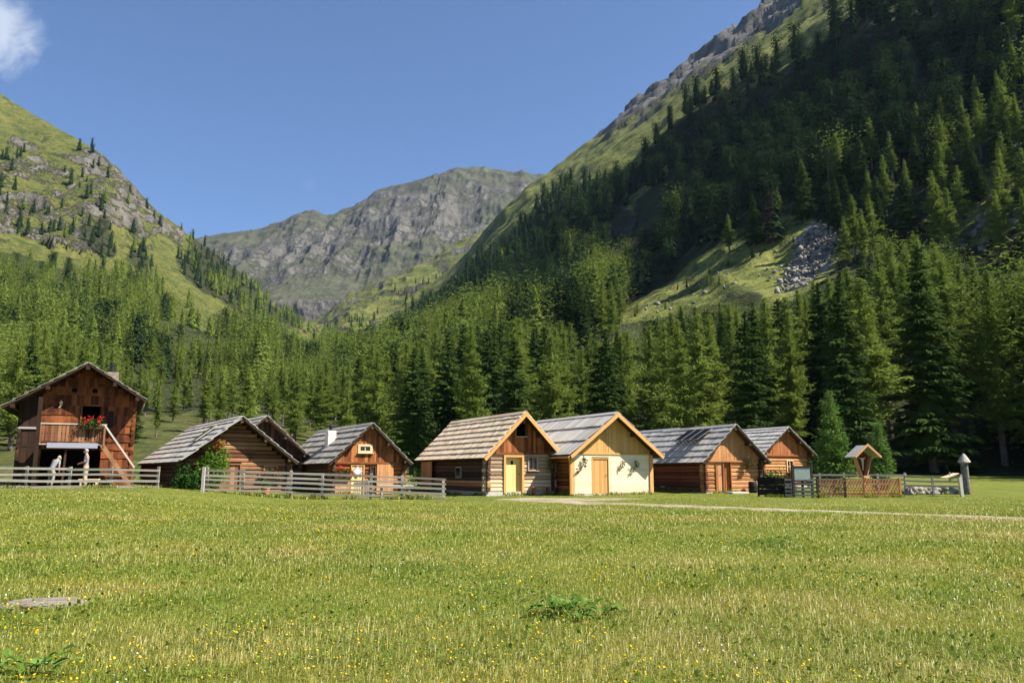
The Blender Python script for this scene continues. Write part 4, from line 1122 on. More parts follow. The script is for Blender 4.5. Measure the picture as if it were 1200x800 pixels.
# ---- cabin behind, between the cream one and the solar one
c8, r8, E8, A8, u8 = shell('log_cabin', 'old log cabin whose pale weathered roof peeps out between cream cabin and solar cabin', (10.6, 53.0, .6), .40, 3.9, 5.5, 1.75, 3.75, .36, .5, .2, 5, M['shingle_pale'],
    [(.12, 1.82, M['darklog'])], [(.12, 3, M['darklog'])], M['darklog'], 1.82, found=.12, lift=.06, gb=.2)

# ---- red cabin behind the garden fence on the right
W7, L7 = 4.1, 6.5
ops7 = [O(.05, .62, .95, 1.75)]
c7, r7, E7, A7, u7 = shell('log_cabin', 'cabin with red orange gable and pale logs, half hidden behind the dark pine', (17.59, 52.65, .62), .47, W7, L7, 1.98, 3.8, .34, .45, .6, 7, M['shingle_pale'],
    [(.12, 2.05, M['orangelog'])], [(.12, 3, M['redlog'])], M['redgable'], 2.05, ops=ops7, found=.12, lift=.06, gb=.18, gtone=.6)
framed(c7, ops7[0], 0, M['palelog'], bars=(1, 1))

# ---- low brown cabin with the leafy bush
W2, L2 = 5.1, 10.9
ops2 = [O(-.78, .22, .1, 1.55), O(1.30, 1.98, .85, 1.45)]
c2, r2, E2, A2, u2 = shell('log_cabin', 'long low brown log cabin with a leafy green bush climbing its corner', (-13.3, 39.63, .47), .57, W2, L2, 1.55, 3.74, .26, .65, .3, 8, M['shingle_grey'],
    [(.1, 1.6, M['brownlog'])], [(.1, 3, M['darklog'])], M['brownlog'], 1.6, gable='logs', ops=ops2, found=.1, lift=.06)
door(c2, ops2[0], 0, M['brownlog'], M['brownlog'], fw=.07, back=.03, planks=4); framed(c2, ops2[1], 0, M['orangelog'], bars=(1, 0))
d2 = Vector((A2[0] - E2[0][0], 0, A2[1] - E2[0][1])); n2 = Vector((-d2.z, 0, d2.x)).normalized(); n2 = n2 if n2.z > 0 else -n2
p2 = Vector((E2[0][0], 1.9, E2[0][1])) + d2 * .62 + n2 * .17
sk = MB(); sk.box(p2, d2.normalized() * .62, Vector((0, .42, 0)), n2 * .03, .5); s2 = sk.build('skylight', M['greypost'], r2); MB().box(p2 + n2 * .033, d2.normalized() * .54, Vector((0, .35, 0)), n2 * .004, .5).build('pane', M['glass'], s2)
# its lean-to porch roof lower down the left slope
p0 = Vector((E2[0][0] - .1, 0, E2[0][1] - .02)); mb = MB()
for k in range(4):
    for j in range(5):
        s0 = .02 + k * .22; a_ = Vector((E2[0][0], 0, E2[0][1])) + d2 * s0 + n2 * .10; b_ = Vector((E2[0][0], 0, E2[0][1])) + d2 * (s0 + .25) + n2 * .05
        mb.box((a_ + b_) / 2 + Vector((0, -1.35 + j * .13, 0)), (b_ - a_) / 2, Vector((0, .062, 0)), n2 * .014)
mb.build('porch_roof', M['shingle_grey'], r2)

# ---- dark cabin behind it
c9, r9, E9, A9, u9 = shell('log_cabin', 'dark cabin mostly hidden behind the low brown cabin with the bush', (-13.6, 44.6, .6), .57, 4.4, 5, 1.7, 3.98, .4, .6, .2, 7, M['shingle_old'],
    [(.1, 1.75, M['darklog'])], [(.1, 3, M['darklog'])], M['barndark'], 1.75, found=.1)

# ---- red boarded cabin with the white chimney
W3, L3 = 3.95, 9.0
ops3 = [O(-.98, -.25, .1, 1.62), O(.05, .36, .75, 1.52), O(-.62, .14, 2.22, 2.66)]
c3, r3, E3, A3, u3 = shell('board_cabin', 'dark red boarded cabin with white chimney and diamond plaque on its door', (-7.46, 42.78, .37), .52, W3, L3, 1.62, 3.72, .27, .45, .2, 6, M['shingle_old'],
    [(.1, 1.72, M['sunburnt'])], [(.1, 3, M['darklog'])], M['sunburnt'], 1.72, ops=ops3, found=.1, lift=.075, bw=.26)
dd3 = door(c3, ops3[0], 0, M['yellowdoor'], M['honey'], fw=.05, back=.02, planks=4)
q = (-.62, -.052, 1.28); s_ = .31
pl = MB(); pl.prism([(q[0], q[1], q[2] - s_), (q[0] + s_, q[1], q[2]), (q[0], q[1], q[2] + s_), (q[0] - s_, q[1], q[2])], (0, .012, 0), .5); pq = pl.build('diamond_plaque', M['pink'], dd3); s_ = .23
pl = MB(); pl.prism([(q[0], q[1] - .003, q[2] - s_), (q[0] + s_, q[1] - .003, q[2]), (q[0], q[1] - .003, q[2] + s_), (q[0] - s_, q[1] - .003, q[2])], (0, .002, 0), .5); pl.build('plaque_field', M['white'], pq)
framed(c3, ops3[1], 0, M['darklog'], bars=(0, 2), fw=.05); framed(c3, ops3[2], -.01, M['palelog'], bars=(1, 0), fw=.12, proud=.05)
mb = MB(); boards(mb, .42, 1.35, .12, lambda x: 1.66, (), y=-.05, wd=.16, tone=.7); mb.build('board_panel', M['orangelog'], c3)
mb = MB(); boards(mb, -1.8, -1.02, .12, lambda x: .95, (), y=-.04, wd=.16, tone=.75); mb.build('board_panel', M['orangelog'], c3)
mb = MB(); mb.box((-1.05, 3.4, 2.78), (.24, .28, .72), tone=.5); ch = bevel(mb.build('chimney', M['plaster'], r3), .02)
mb = MB(); mb.tube((-1.05, 3.4, 3.5), (-1.05, 3.4, 3.74), .09, n=10); mb.lathe([(.16, 0), (.15, .03), (.03, .12)], (-1.05, 3.4, 3.74), 12); mb.build('chimney_cowl', M['iron'], ch)

# ---- the two-storey barn house
cb = empty('barn_house', (-21.52, 40.35, .80), .45, 'two storey red brown barn house with balcony and outside stairs', 'barn')
Wb, Lb = 5.17, 8.0
Eb = ((-3.2, 3.80), (2.92, 4.38)); Ab = (.27, 6.08)
def ub(x):
    (xe, ze) = Eb[0] if x < Ab[0] else Eb[1]
    return ze + (Ab[1] - ze) * (x - xe) / (Ab[0] - xe) - .07
MB().box((0, Lb / 2, -.45), (Wb / 2, Lb / 2, .5), tone=.5).build('foundation', M['stone'], cb)
opb = [O(.13, .95, 2.2, 4.05), O(-1.5, 1.1, 0, 2.02)]
# big split-shingle rows on the front, darker boards in the left bay
mb = MB(); z = .05
while z < 5.9:
    h = random.uniform(.40, .52); x = -1.62
    while x < Wb / 2 - .02:
        w_ = min(random.uniform(.10, .24), Wb / 2 - x)
        for m in (.13, .95, -1.5, 1.1):
            if x + .01 < m < x + w_: w_ = m - x
        xm = x + w_ / 2; blk = any(o['x0'] <= xm <= o['x1'] and o['z0'] < z + h * .6 and o['z1'] > z + h * .3 for o in opb)
        t_ = min(ub(x), ub(x + w_))
        if not blk and t_ - z > .05:
            zt = min(z + h * 1.1, t_); lz = z - random.uniform(0, .03)
            mb.box((xm, .055 - .0 + random.uniform(-.006, .006), (lz + zt) / 2), Vector((0, .022, (zt - lz) / 2)), Vector((w_ / 2 - .003, 0, 0)), Vector((0, .012, 0)), min(1, max(0, random.gauss(.55, .25))))
        x += w_
    z += h
mb.build('front_wall', M['barnwood'], cb)
mb = MB(); boards(mb, -Wb / 2, -1.62, .0, ub, (), y=.12, wd=.26, tone=.4); mb.build('side_bay', M['barndark'], cb)
MB().box((-2.1, .08, 2.92), (.5, .04, .05), tone=.6).build('bay_rail', M['greypost'], cb)
mb = MB(); log_wall(mb, (-Wb / 2 + .09, .2, 0), (0, 1, 0), Lb - .2, 0, ub(-Wb / 2), .24); mb.build('side_wall', M['barndark'], cb)
mb = MB(); log_wall(mb, (Wb / 2 - .09, .15, 0), (0, 1, 0), Lb - .2, 0, ub(Wb / 2), .24); mb.build('side_wall', M['barnwood'], cb)
mb = MB(); boards(mb, -Wb / 2, Wb / 2, 0, ub, (), y=Lb, wd=.3); mb.build('rear_wall', M['barndark'], cb)
MB().box((0, 1.6, 2.5), (Wb / 2 - .2, .03, 2.4), tone=.3).build('shade_backing', M['dark'], cb)  # added black sheet: shade of the rooms behind is in its colour
MB().box((0, .85, 2.06), (Wb / 2 - .2, .75, .05), tone=.3).build('upper_floor', M['barndark'], cb)
rb = roof(cb, Eb, Ab, -1.05, Lb + .4, 7, M['shingle_old'], bw=.24, lift=.08, jit=.06, ragged=.05); ridge(rb, Eb, Ab, -1.05, Lb + .3, M['shingle_old'])
purlins(cb, Eb, Ab, -1.0, Lb + .2, M['barndark'], ts=(.1, .5), r=.09)
fr = MB(); fr.bar((.11, .01, 2.2), (.11, .01, 4.08), .07, .08, (0, 1, 0)); fr.bar((.97, .01, 2.2), (.97, .01, 4.08), .07, .08, (0, 1, 0)); fr.bar((.08, .01, 4.09), (1.0, .01, 4.09), .08, .07); fr.build('door_frame', M['barnwood'], cb)
MB().box((1.42, .015, 3.42), (.12, .02, .42), tone=.3).build('shutter', M['barndark'], cb)
mb = MB()
mb.prism([(-.92, .025, 3.92), (-.78, .025, 4.02), (-.74, .025, 4.2), (-.82, .025, 4.32), (-.90, .025, 4.2), (-.86, .025, 4.08)], (0, .02, 0), .8); mb.build('wooden_ornament', M['palelog'], cb)
for x in (-.28, .62): MB().tube((x, .03, 4.82), (x, .06, 4.82), .13, n=14, tone=.3).build('air_hole_shade', M['dark'], cb)  # black discs painted as the shade within the round holes
# balcony
pf = MB(); n_ = 9
for i in range(n_): pf.box((-.2, -1.0 + i * .12, 2.12), (1.36, .058, .025))
bal = pf.build('balcony', M['greypost'], cb)
MB().box((-.12, -1.075, 2.07), (1.08, .012, .125), tone=.5).build('balcony_skirt', M['sheet'], bal)
for x in (-1.52, 1.12): MB().bar((x, -.98, 2.15), (x, -.98, 3.12), .09, .09, (0, 1, 0)).build('railing_post', M['brownlog'], bal)
mb = MB(); mb.bar((-1.56, -.98, 3.1), (1.3, -.98, 3.1), .12, .05, tone=.9); mb.build('handrail', M['rail'], bal)
mb = MB(); x = -1.44
while x < 1.05:
    w_ = random.uniform(.09, .15); mb.box((x + w_ / 2, -.99, 2.66), (w_ / 2 - .006, .012, .40)); x += w_ + random.uniform(.0, .04)
mb.build('railing_boards', M['brownlog'], bal)
MB().bar((-1.62, -1.0, -.2), (-1.62, -1.0, 4.35), .17, .17, (0, 1, 0)).build('porch_post', M['barndark'], cb)
MB().bar((-.45, -.9, -.2), (-.38, -.9, 2.08), .09, .09, (0, 1, 0)).build('porch_post', M['barndark'], cb)
# stairs running down to the right along the front
st = MB(); s0, s1 = Vector((1.14, -.75, 2.12)), Vector((2.55, -.75, .12)); 
for dy in (-.36, .36): st.bar(s0 + Vector((0, dy, 0)), s1 + Vector((0, dy, 0)), .05, .2)
sts = st.build('staircase', M['brownlog'], cb)
tr = MB()
for i in range(9): p = s0.lerp(s1, (i + .6) / 9.3); tr.box((p.x, p.y, p.z + .03), (.13, .34, .02))
tr.build('tread', M['brownlog'], sts)
MB().bar((1.2, -1.14, 3.08), (2.66, -1.14, 1.02), .07, .08, tone=.8).build('stair_rail', M['rail'], sts)
for x, za, zb in ((2.62, -.1, 1.08), (1.22, 2.0, 3.08)): MB().bar((x, -1.12, za), (x, -1.12, zb), .08, .08, (0, 1, 0)).build('stair_post', M['brownlog'], sts)
mb = MB(); mb.box((1.35, 2.6, 5.45), (.28, .28, .62), tone=.5); ch = bevel(mb.build('chimney', stonemat('chimney_brick', (.12, .085, .065), (.22, .17, .135), (.32, .27, .22), 6), rb), .02)
mb = MB(); mb.tube((1.30, 2.6, 6.0), (1.30, 2.6, 6.62), .12, .11, n=12); mb.lathe([(.15, 0), (.15, .05), (.12, .06)], (1.30, 2.6, 6.42), 12); mb.build('chimney_pipe', M['iron'], ch)

# ---- tiny hut far up the valley
hp = at(356, 400, 1000.0); hq = (float(hp[0]), float(hp[1]), hz(float(hp[0]), float(hp[1])) - .3)
hc = empty('alpine_hut', hq, .5, 'tiny white roofed hut far up the valley below the headwall', 'hut')
mb = MB(); mb.prism([(-3, 0, 0), (3, 0, 0), (3, 0, 2.6), (0, 0, 5), (-3, 0, 2.6)], (0, 7, 0), .4); mb.build('wall', M['darklog'], hc)
mb = MB(); mb.bar((-3.5, 3.5, 2.35), (.05, 3.5, 5.2), 8, .15, (0, 0, 1)); mb.bar((3.5, 3.5, 2.35), (-.05, 3.5, 5.2), 8, .15, (0, 0, 1)); mb.build('roof', M['white'], hc)
# ------------------------------------------------------------------ path
pts = [hit(px, py) for px, py in ((610, 587.2), (660, 588.3), (730, 590.5), (800, 593), (900, 596.8), (1000, 600.5), (1100, 604.3), (1200, 608.3), (1300, 613), (1450, 622))]
pc = catmull(np.array(pts), 160); tg = unit(np.gradient(pc, axis=0)); nm = np.stack([-tg[:, 1], tg[:, 0], 0 * tg[:, 0]], -1)
wd = (.62 + .50 * fbm(pc / 1.3, 4))[:, None] * sstep(0, 25, np.arange(160))[:, None] + .12
rows = [pc + nm * wd * k for k in (-1, -.5, 0, .5, 1)]
Vp = np.stack(rows, 1); Vp[..., 2] = gz(Vp[..., 0], Vp[..., 1]) + np.array([.004, .03, .03, .03, .004])
i_ = np.arange(159)[:, None] * 5; j_ = np.arange(4)[None]
t = NT('gravel_path'); o_ = t.coord('Object'); n1 = t.noise(o_, 1.2, 5, .65); n2 = t.noise(o_, 22, 4, .7)
pm = t.done(t.bsdf(t.ramp(t.math('ADD', t.math('MULTIPLY', n1, .6), t.math('MULTIPLY', n2, .4)), [(.36, (.11, .115, .045)), (.49, (.22, .19, .12)), (.64, (.34, .30, .23))]), .95, n2, .02, .8, spec=.1))
tag(link(bpy.data.objects.new('path', mesh_np('path', Vp.reshape(-1, 3), [np.stack([i_ + j_, i_ + j_ + 1, i_ + j_ + 6, i_ + j_ + 5], -1).reshape(-1, 4)], pm, smooth=True))), kind='structure')

# worn gravel before the tan roofed and the cream cabin
A_ = [hit(px, py) for px, py in ((556, 585.5), (575, 583.6), (610, 582.8), (655, 583.0), (700, 583.0), (745, 583.2), (775, 584.2), (730, 586.0), (690, 587.6), (640, 588.2), (600, 586.6))]
A_ = catmull(np.array(A_ + A_[:1]), 90); ce = A_.mean(0); ring_ = [ce + (A_ - ce) * k * (1 + .10 * fbm(A_ / .9, 3)[:, None]) for k in (.02, .35, .7, 1.0)]; Vp = np.stack(ring_, 1); Vp[..., 2] = gz(Vp[..., 0], Vp[..., 1]) + np.array([.014, .014, .014, -.02])
i_ = np.arange(89)[:, None] * 4; j_ = np.arange(3)[None]
tag(link(bpy.data.objects.new('path', mesh_np('path', Vp.reshape(-1, 3), [np.stack([i_ + j_, i_ + j_ + 1, i_ + j_ + 5, i_ + j_ + 4], -1).reshape(-1, 4)], pm, smooth=True))), kind='structure')

# ------------------------------------------------------------------ fences
def rails(name, label, A, B, hs, nseg, mat, pmat, post_h=None, r=.05, endpost=None, jit=.015, z0=None, z1=None, flat=.6, posts=True, group=None):
    """post-and-rail fence from A to B; hs rail heights; every rail and post a part"""
    A, B = np.array(A, float), np.array(B, float)
    if z0 is not None: A[2] = z0; B[2] = z1
    e = empty(name, A, 0, label, 'fence', group)
    D = B - A; d2 = D / np.linalg.norm(D[:2]); nrm = np.array([-d2[1], d2[0], 0])
    cuts = np.linspace(0, 1, nseg + 1) + np.concatenate([[0], rng.normal(0, .02, nseg - 1), [0]])
    if posts:
        for k, c in enumerate(cuts):
            p = D * c; h = (post_h or max(hs) + .10) * random.uniform(.96, 1.05)
            if k == nseg and endpost: h = endpost
            q = p + nrm * .085; MB().bar(q - [0, 0, .5], q + [random.gauss(0, .015), 0, h], .10, .08, (0, 1, 0)).build('post', pmat, e)
    for h in hs:
        for c0, c1 in zip(cuts[:-1], cuts[1:]):
            p0 = D * (c0 - .012) + [0, 0, h + random.gauss(0, jit)] - nrm * .0; p1 = D * (c1 + .012) + [0, 0, h + random.gauss(0, jit)]
            mb = MB(); mb.bar(p0 - nrm * random.uniform(0, .02), p1 - nrm * random.uniform(0, .02), r * 2 * flat * .7, r * 2 * random.uniform(.8, 1.15)); mb.build('rail', mat, e)
    return e

fl = np.array(on(-75, 35.6)); fr_ = np.array(on(183, 36.4))
rails('rail_fence', 'weathered four rail fence in front of the two storey barn house', fl, fr_, (.10, .36, .62, .88), 5, M['rail'], M['greypost'], r=.052, z0=.90, z1=.84)
fa = np.array(on(241, 37.0)); fb = np.array(on(519, 36.8))
rails('rail_fence', 'pale five rail fence from the leafy bush to the tan roofed cabin', fa, fb, (.08, .29, .50, .71, .93), 6, M['rail'], M['rail'], r=.047, z0=.76, z1=.37, endpost=.95)
pp = on(237, 36.6); e = empty('fence_post', pp, .1, 'lone tall grey post at the gap beside the leafy bush', 'post'); MB().bar((0, 0, -.4), (.02, 0, 1.08), .12, .12, (0, 1, 0)).build('post_shaft', M['greypost'], e)
# picket gate in front of the door with the plaque
gp = np.array(on(423, 37.35)); ge = empty('picket_gate', gp, 0, 'small slatted garden gate before the door with the diamond plaque', 'gate')
mb = MB()
for k in range(9): mb.box((-.32 + k * .08, 0, .42), (.018, .012, .42), tone=.5)
mb.build('slats', M['rail'], ge)
for h in (.16, .68): MB().box((0, .025, h), (.36, .012, .035), tone=.5).build('crossbar', M['rail'], ge)

fd0 = np.array(hit(889, 581.5)); fd1 = np.array(hit(927, 582))
rails('board_fence', 'dark old board fence beside the cabin with solar panels', fd0, fd1, (.12, .30, .48, .66, .82), 2, M['blackwood'], M['blackwood'], r=.085, jit=.03)
fe0 = np.array(hit(923, 582.5)); fe1 = np.array(hit(962, 583))
rails('rail_fence', 'short pale rail fence below the notice board', fe0 + [0, .25, 0], fe1 + [0, .25, 0], (.10, .28, .46, .64, .82), 2, M['rail'], M['blackwood'], r=.05, jit=.01, post_h=.98)
rails('rail_fence', 'grey rail fence running behind the shrine towards the stone pillar', np.array(on(934, 44.5)), np.array(on(1062, 43.5)), (.50, .75, .98), 4, M['rail'], M['greypost'], r=.045)
rails('rail_fence', 'grey three rail fence above the low field stone wall', np.array(on(1062, 42.6)), np.array(on(1127, 40.3)), (.46, .70, .93), 2, M['rail'], M['greypost'], r=.05)

# lattice fence
la = np.array(hit(959, 583.2)); lb = np.array(hit(1056, 582.5)); le = empty('lattice_fence', la, math.atan2(*(lb - la)[[1, 0]]), 'red brown diagonal lattice fence below the wooden shrine', 'fence')
LL = float(np.linalg.norm((lb - la)[:2])); hh = .80
def lattice(x0, x1, mat, st=.15):
    mb = MB()
    for s, yy in ((1, -.016), (-1, .016)):
        x = x0 - hh
        while x < x1 + hh:
            a_, b_ = (x, .06), (x + s * hh * .62, .06 + hh)
            # clip to panel
            (ax_, az_), (bx_, bz_) = a_, b_; k = (bz_ - az_) / (bx_ - ax_)
            lo, hi = min(ax_, bx_), max(ax_, bx_); lo2, hi2 = max(lo, x0), min(hi, x1)
            if hi2 - lo2 > .05:
                f = lambda q: az_ + (q - ax_) * k
                mb.bar((lo2, yy, f(lo2)), (hi2, yy, f(hi2)), .035, .022, (0, 1, 0)) if False else mb.box(((lo2 + hi2) / 2, yy, f((lo2 + hi2) / 2)), Vector(((hi2 - lo2) / 2, 0, (f(hi2) - f(lo2)) / 2)), Vector((0, .010, 0)), Vector((-(f(hi2) - f(lo2)), 0, hi2 - lo2)).normalized() * .019)
            x += st
    return mb.build('lattice', mat, le)
m_ = LL * .33
lattice(.04, m_ - .04, M['brownlog']); lattice(m_ + .04, LL - .04, M['lattice'])
for x in (0, m_, LL): MB().bar((x, .03, -.3), (x, .03, .92), .08, .08, (0, 1, 0)).build('post', M['blackwood'] if x < LL * .5 else M['lattice'], le)
for x0, x1, mt in ((0.03, m_ - .03, M['brownlog']), (m_ + .03, LL - .03, M['lattice'])): MB().box(((x0 + x1) / 2, .04, .74), ((x1 - x0) / 2, .012, .028), tone=.4).build('crossbar', mt, le); MB().box(((x0 + x1) / 2, .04, .18), ((x1 - x0) / 2, .012, .028), tone=.4).build('crossbar', mt, le)

# notice board
nb = np.array(hit(941, 582.5)); ne = empty('notice_board', nb + [0, -.05, 0], .12, 'framed pale green notice board on two dark posts', 'notice board')
for x in (-.47, .47): MB().bar((x, 0, -.3), (x, 0, 1.56), .10, .10, (0, 1, 0)).lathe([(.0, .1), (.07, .05), (.06, 0)], (x, 0, 1.60), 8).build('post', M['blackwood'], ne)
MB().box((0, -.02, 1.10), (.40, .015, .30), tone=.5).build('panel', plain('board_panel', (.20, .25, .22), .6, .3, 3), ne)
mb = MB(); [mb.box((0, -.03, z), (.42, .03, .035), tone=.5) for z in (.78, 1.44)]; mb.build('panel_frame', M['blackwood'], ne)

# wayside shrine
sp = np.array(hit(1014, 580.5)); se = empty('wayside_shrine', sp, .22, 'small roofed wooden wayside shrine with carved figure on its post', 'shrine')
MB().bar((0, 0, -.3), (0, 0, 1.0), .13, .13, (0, 1, 0)).build('post', M['shrine'], se)
mb = MB(); mb.prism([(-.09, .16, .92), (.09, .16, .92), (.44, .16, 2.0), (0, .16, 2.36), (-.44, .16, 2.0)], (0, .03, 0), .3); mb.build('back_board', M['sunburnt'], se)
for s in (-1, 1): MB().prism([(s * .10, -.10, .92), (s * .45, -.10, 2.0), (s * .45, .18, 2.0), (s * .10, .18, .92)], (s * .045, 0, 0), .6).build('side_board', M['shrine'], se)
MB().box((0, -.01, .93), (.15, .2, .05), tone=.7).build('floor_board', M['shrine'], se)
for s in (-1, 1):
    a_ = Vector((0, -.02, 2.48)); b_ = Vector((s * .74, -.02, 1.90)); MB().box((a_ + b_) / 2, (b_ - a_) / 2, Vector((0, .44, 0)), Vector((s * .58, 0, .74)).normalized() * .028, .5).build('roof', M['shingle_pale'], se)
    d_ = (b_ - a_); n_ = Vector((s * .58, 0, .74)).normalized(); MB().prism([a_ + Vector((0, -.46, -.03)) - n_ * .0, b_ + Vector((0, -.46, 0)) - n_ * .05, b_ + Vector((0, -.46, 0)) + n_ * .05, a_ + Vector((0, -.46, .10))], (0, .03, 0), .6).build('bargeboard', M['shrine'], se)
fg = MB(); fg.bar((0, .12, 1.1), (0, .12, 2.1), .06, .04, (0, 1, 0), .2); fg.bar((-.24, .115, 1.86), (.24, .115, 1.86), .04, .06, (0, 1, 0), .2); fg.build('cross', M['sunburnt'], se)
def skin(name, J, edges, rad, mat, parent, root=0, sub=1):
    me = bpy.data.meshes.new(name); me.from_pydata([tuple(j) for j in J], edges, [])
    o = bpy.data.objects.new(name, me); col.objects.link(o)
    m = o.modifiers.new('skin', 'SKIN'); m.use_smooth_shade = True
    sv = me.skin_vertices[0].data
    for k, r in enumerate(rad): sv[k].radius = (r, r) if not isinstance(r, tuple) else r; sv[k].use_root = k == root
    s = o.modifiers.new('sub', 'SUBSURF'); s.levels = s.render_levels = sub
    dg = bpy.context.evaluated_depsgraph_get(); new = bpy.data.meshes.new_from_object(o.evaluated_get(dg)); new.name = name
    bpy.data.objects.remove(o); new.materials.clear(); new.materials.append(mat)
    new.polygons.foreach_set('use_smooth', np.ones(len(new.polygons), bool))
    return link(bpy.data.objects.new(name, new), parent)
skin('figure', [(0, .06, 1.25), (0, .04, 1.45), (0, .05, 1.62), (0, .06, 1.80), (0, .04, 1.90), (-.12, .06, 1.86), (-.22, .08, 1.90), (.12, .06, 1.86), (.22, .08, 1.90)], [(0, 1), (1, 2), (2, 3), (3, 4), (3, 5), (5, 6), (3, 7), (7, 8)], [.03, .045, .06, .055, .05, .03, .022, .03, .022], M['cream'], se)

# low field-stone wall
wa, wb = np.array(hit(1060, 579.5)), np.array(hit(1127, 578.5)); we = empty('stone_wall', wa, 0, 'low wall of pale field stones before the rail fence', 'wall')
def boulders(n, L, h, dpt, seed):
    g = np.random.default_rng(seed); bm = bmesh.new()
    for k in range(n):
        r = g.uniform(.12, .26); c = Vector((g.uniform(0, L), g.uniform(-dpt, dpt), g.uniform(0, h)))
        q = bmesh.ops.create_icosphere(bm, subdivisions=2, radius=r)['verts']; sx = Vector((g.uniform(.9, 1.5), g.uniform(.7, 1.1), g.uniform(.55, .85)))
        sd = g.random(3) * 50
        P = np.array([v.co for v in q]); nn = fbm(P / r * .9 + sd, 3)
        for v, k_ in zip(q, nn): v.co = Vector((v.co.x * sx.x, v.co.y * sx.y, v.co.z * sx.z)) * (1 + .35 * float(k_)) + c
    return bm
def bmobj(name, bm, mat, parent, smooth=True):
    me = bpy.data.meshes.new(name); bm.to_mesh(me); bm.free(); me.materials.append(mat)
    me.polygons.foreach_set('use_smooth', np.full(len(me.polygons), smooth)); return link(bpy.data.objects.new(name, me), parent)
Dw = wb - wa; we.rotation_euler.z = math.atan2(Dw[1], Dw[0]); bmobj('stones', boulders(70, float(np.linalg.norm(Dw[:2])), .30, .15, 5), M['stone'], we)
# stone pillar with conical cap
pp = np.array(hit(1133, 579)); pe = empty('stone_pillar', pp, .3, 'tall round grey pillar with conical cap at the end of the wall', 'pillar')
MB().lathe([(.21, -.3), (.20, .3), (.185, .9), (.18, 1.62), (.19, 1.68)], n=16, wob=.06).build('shaft', M['pillar'], pe, True)
MB().lathe([(.16, 1.60), (.31, 1.66), (.30, 1.70), (.16, 1.95), (.05, 2.10), (.0, 2.12)], n=16, wob=.03).build('cap', M['shingle_old'], pe)
# gate post and white sheet of boards beside it
pp = np.array(on(1128, 39.6)); e = empty('gate_post', pp, 0, 'short pale post between the stone wall and the pillar', 'post'); MB().bar((0, 0, -.3), (0, .1, .92), .14, .12, (0, 1, 0)).build('post_shaft', M['rail'], e)
pp = np.array(on(1119, 40.0)); e = empty('plank_cover', pp, .1, 'pale slanting boards laid over the end of the rail fence', 'boards')
for k in range(3): MB().box((0, .1 + k * .16, 1.0), Vector((.34, 0, .11)), Vector((0, .075, 0)), Vector((-.008, 0, .02)), .9).build('plank', M['palelog'], e)
MB().box((.02, .28, .95), (.03, .03, .22), tone=.4).build('prop', M['greypost'], e)

def bench(name, loc, rz, L, h, dp, label, mat, cat='bench', back=False):
    e = empty(name, loc, rz, label, cat)
    mb = MB(); [mb.box((0, (k - .5) * dp / 2, h), (L / 2, dp / 4 - .005, .022)) for k in range(2)]; mb.build('seat' if cat == 'bench' else 'table_top', mat, e)
    for sx in (-1, 1):
        for sy in (-1, 1): MB().bar((sx * L * .4, sy * dp * .34, -.25), (sx * L * .38, sy * dp * .3, h - .02), .06, .06, (0, 1, 0)).build('leg', mat, e)
    if back:
        MB().box((0, dp / 2 + .02, h + .35), (L / 2, .015, .10), tone=.5).build('backrest', mat, e)
    return e
bench('bench', local(c4, (.98, -.35, .0)), .47, 1.1, .40, .34, 'low red brown bench under the window of the tan roofed cabin', M['sunburnt'])
bench('bench', (on(104, 38.0)), .2, .85, .34, .35, 'small pale bench beside the standing man', M['palelog'])
bench('garden_table', on(463, 39.2), .3, 1.7, .55, .7, 'pale garden table behind the five rail fence', M['rail'], 'table')
bx = on(1103, 86); bench('bench', (bx[0], bx[1], hz(bx[0], bx[1])), .1, 1.8, .5, .4, 'plain bench in deep shade at the wood edge near the pillar', M['greypost'], back=True)
# step, tub and sticks at the solar cabin
sp_ = local(c6, (-.35, -.75, 0)); e = empty('step_stone', (sp_[0], sp_[1], float(gz(sp_[0], sp_[1]))), .4, 'flat pale step slab before the double door of the solar cabin', 'stone slab')
bevel(MB().box((0, 0, .02), (.55, .32, .07), tone=.5).build('slab', M['concrete'], e), .02, 2)
tb = local(c6, (1.0, -.42, 0)); e = empty('barrel', (tb[0], tb[1], float(gz(tb[0], tb[1]))), 0, 'dark wooden barrel standing against the solar cabin', 'barrel')
MB().lathe([(.20, -.05), (.25, .3), (.22, .62), (.20, .62), (.19, .56)], n=16).build('staves', M['blackwood'], e, True)
for z in (.12, .48): MB().lathe([(.235, z), (.245, z + .02), (.235, z + .05)], n=16).build('hoop', M['iron'], e)
tb = local(c6, (1.42, -.25, 0)); e = empty('leaning_poles', (tb[0], tb[1], float(gz(tb[0], tb[1]))), .4, 'two short pale poles leaning beside the dark barrel', 'poles')
for k in range(2): MB().tube((k * .14, -.12, -.05), (k * .14 + .1, .14, .62), .022, n=7).build('pole', M['palelog'], e)
tp = on(311, 38.6); e = empty('flower_pot', tp, 0, 'orange clay flower pot in front of the brown log cabin', 'flower pot'); MB().lathe([(.14, -.05), (.2, .28), (.22, .28), (.22, .34), (.19, .34)], n=14).build('pot', plain('clay', (.45, .17, .08), .8), e); foliage('plant', e, M['darkbush'], 120, blob((0, 0, .48), (.2, .2, .2)), .09, 5)

# ------------------------------------------------------------------ flower boxes, greenery on the walls, shrubs
flower_box(local(cb, (.62, -1.14, 2.86)), .45, .95, 'flower box with red geraniums on the barn house balcony rail', 1, height=.42)
flower_box(local(c2, (1.7, -.12, .72)), .57, 1.0, 'flower box with bright red geraniums on the brown log cabin', 2, height=.55)
flower_box(local(c3, (-1.45, -.16, .92)), .52, .95, 'flower box with red geraniums left of the plaque door', 3, height=.45, hang=.2)
flower_box(local(c7, (.35, -.15, .72)), .47, .6, 'small flower box with pink red blossoms on the red gabled cabin', 4, height=.3)

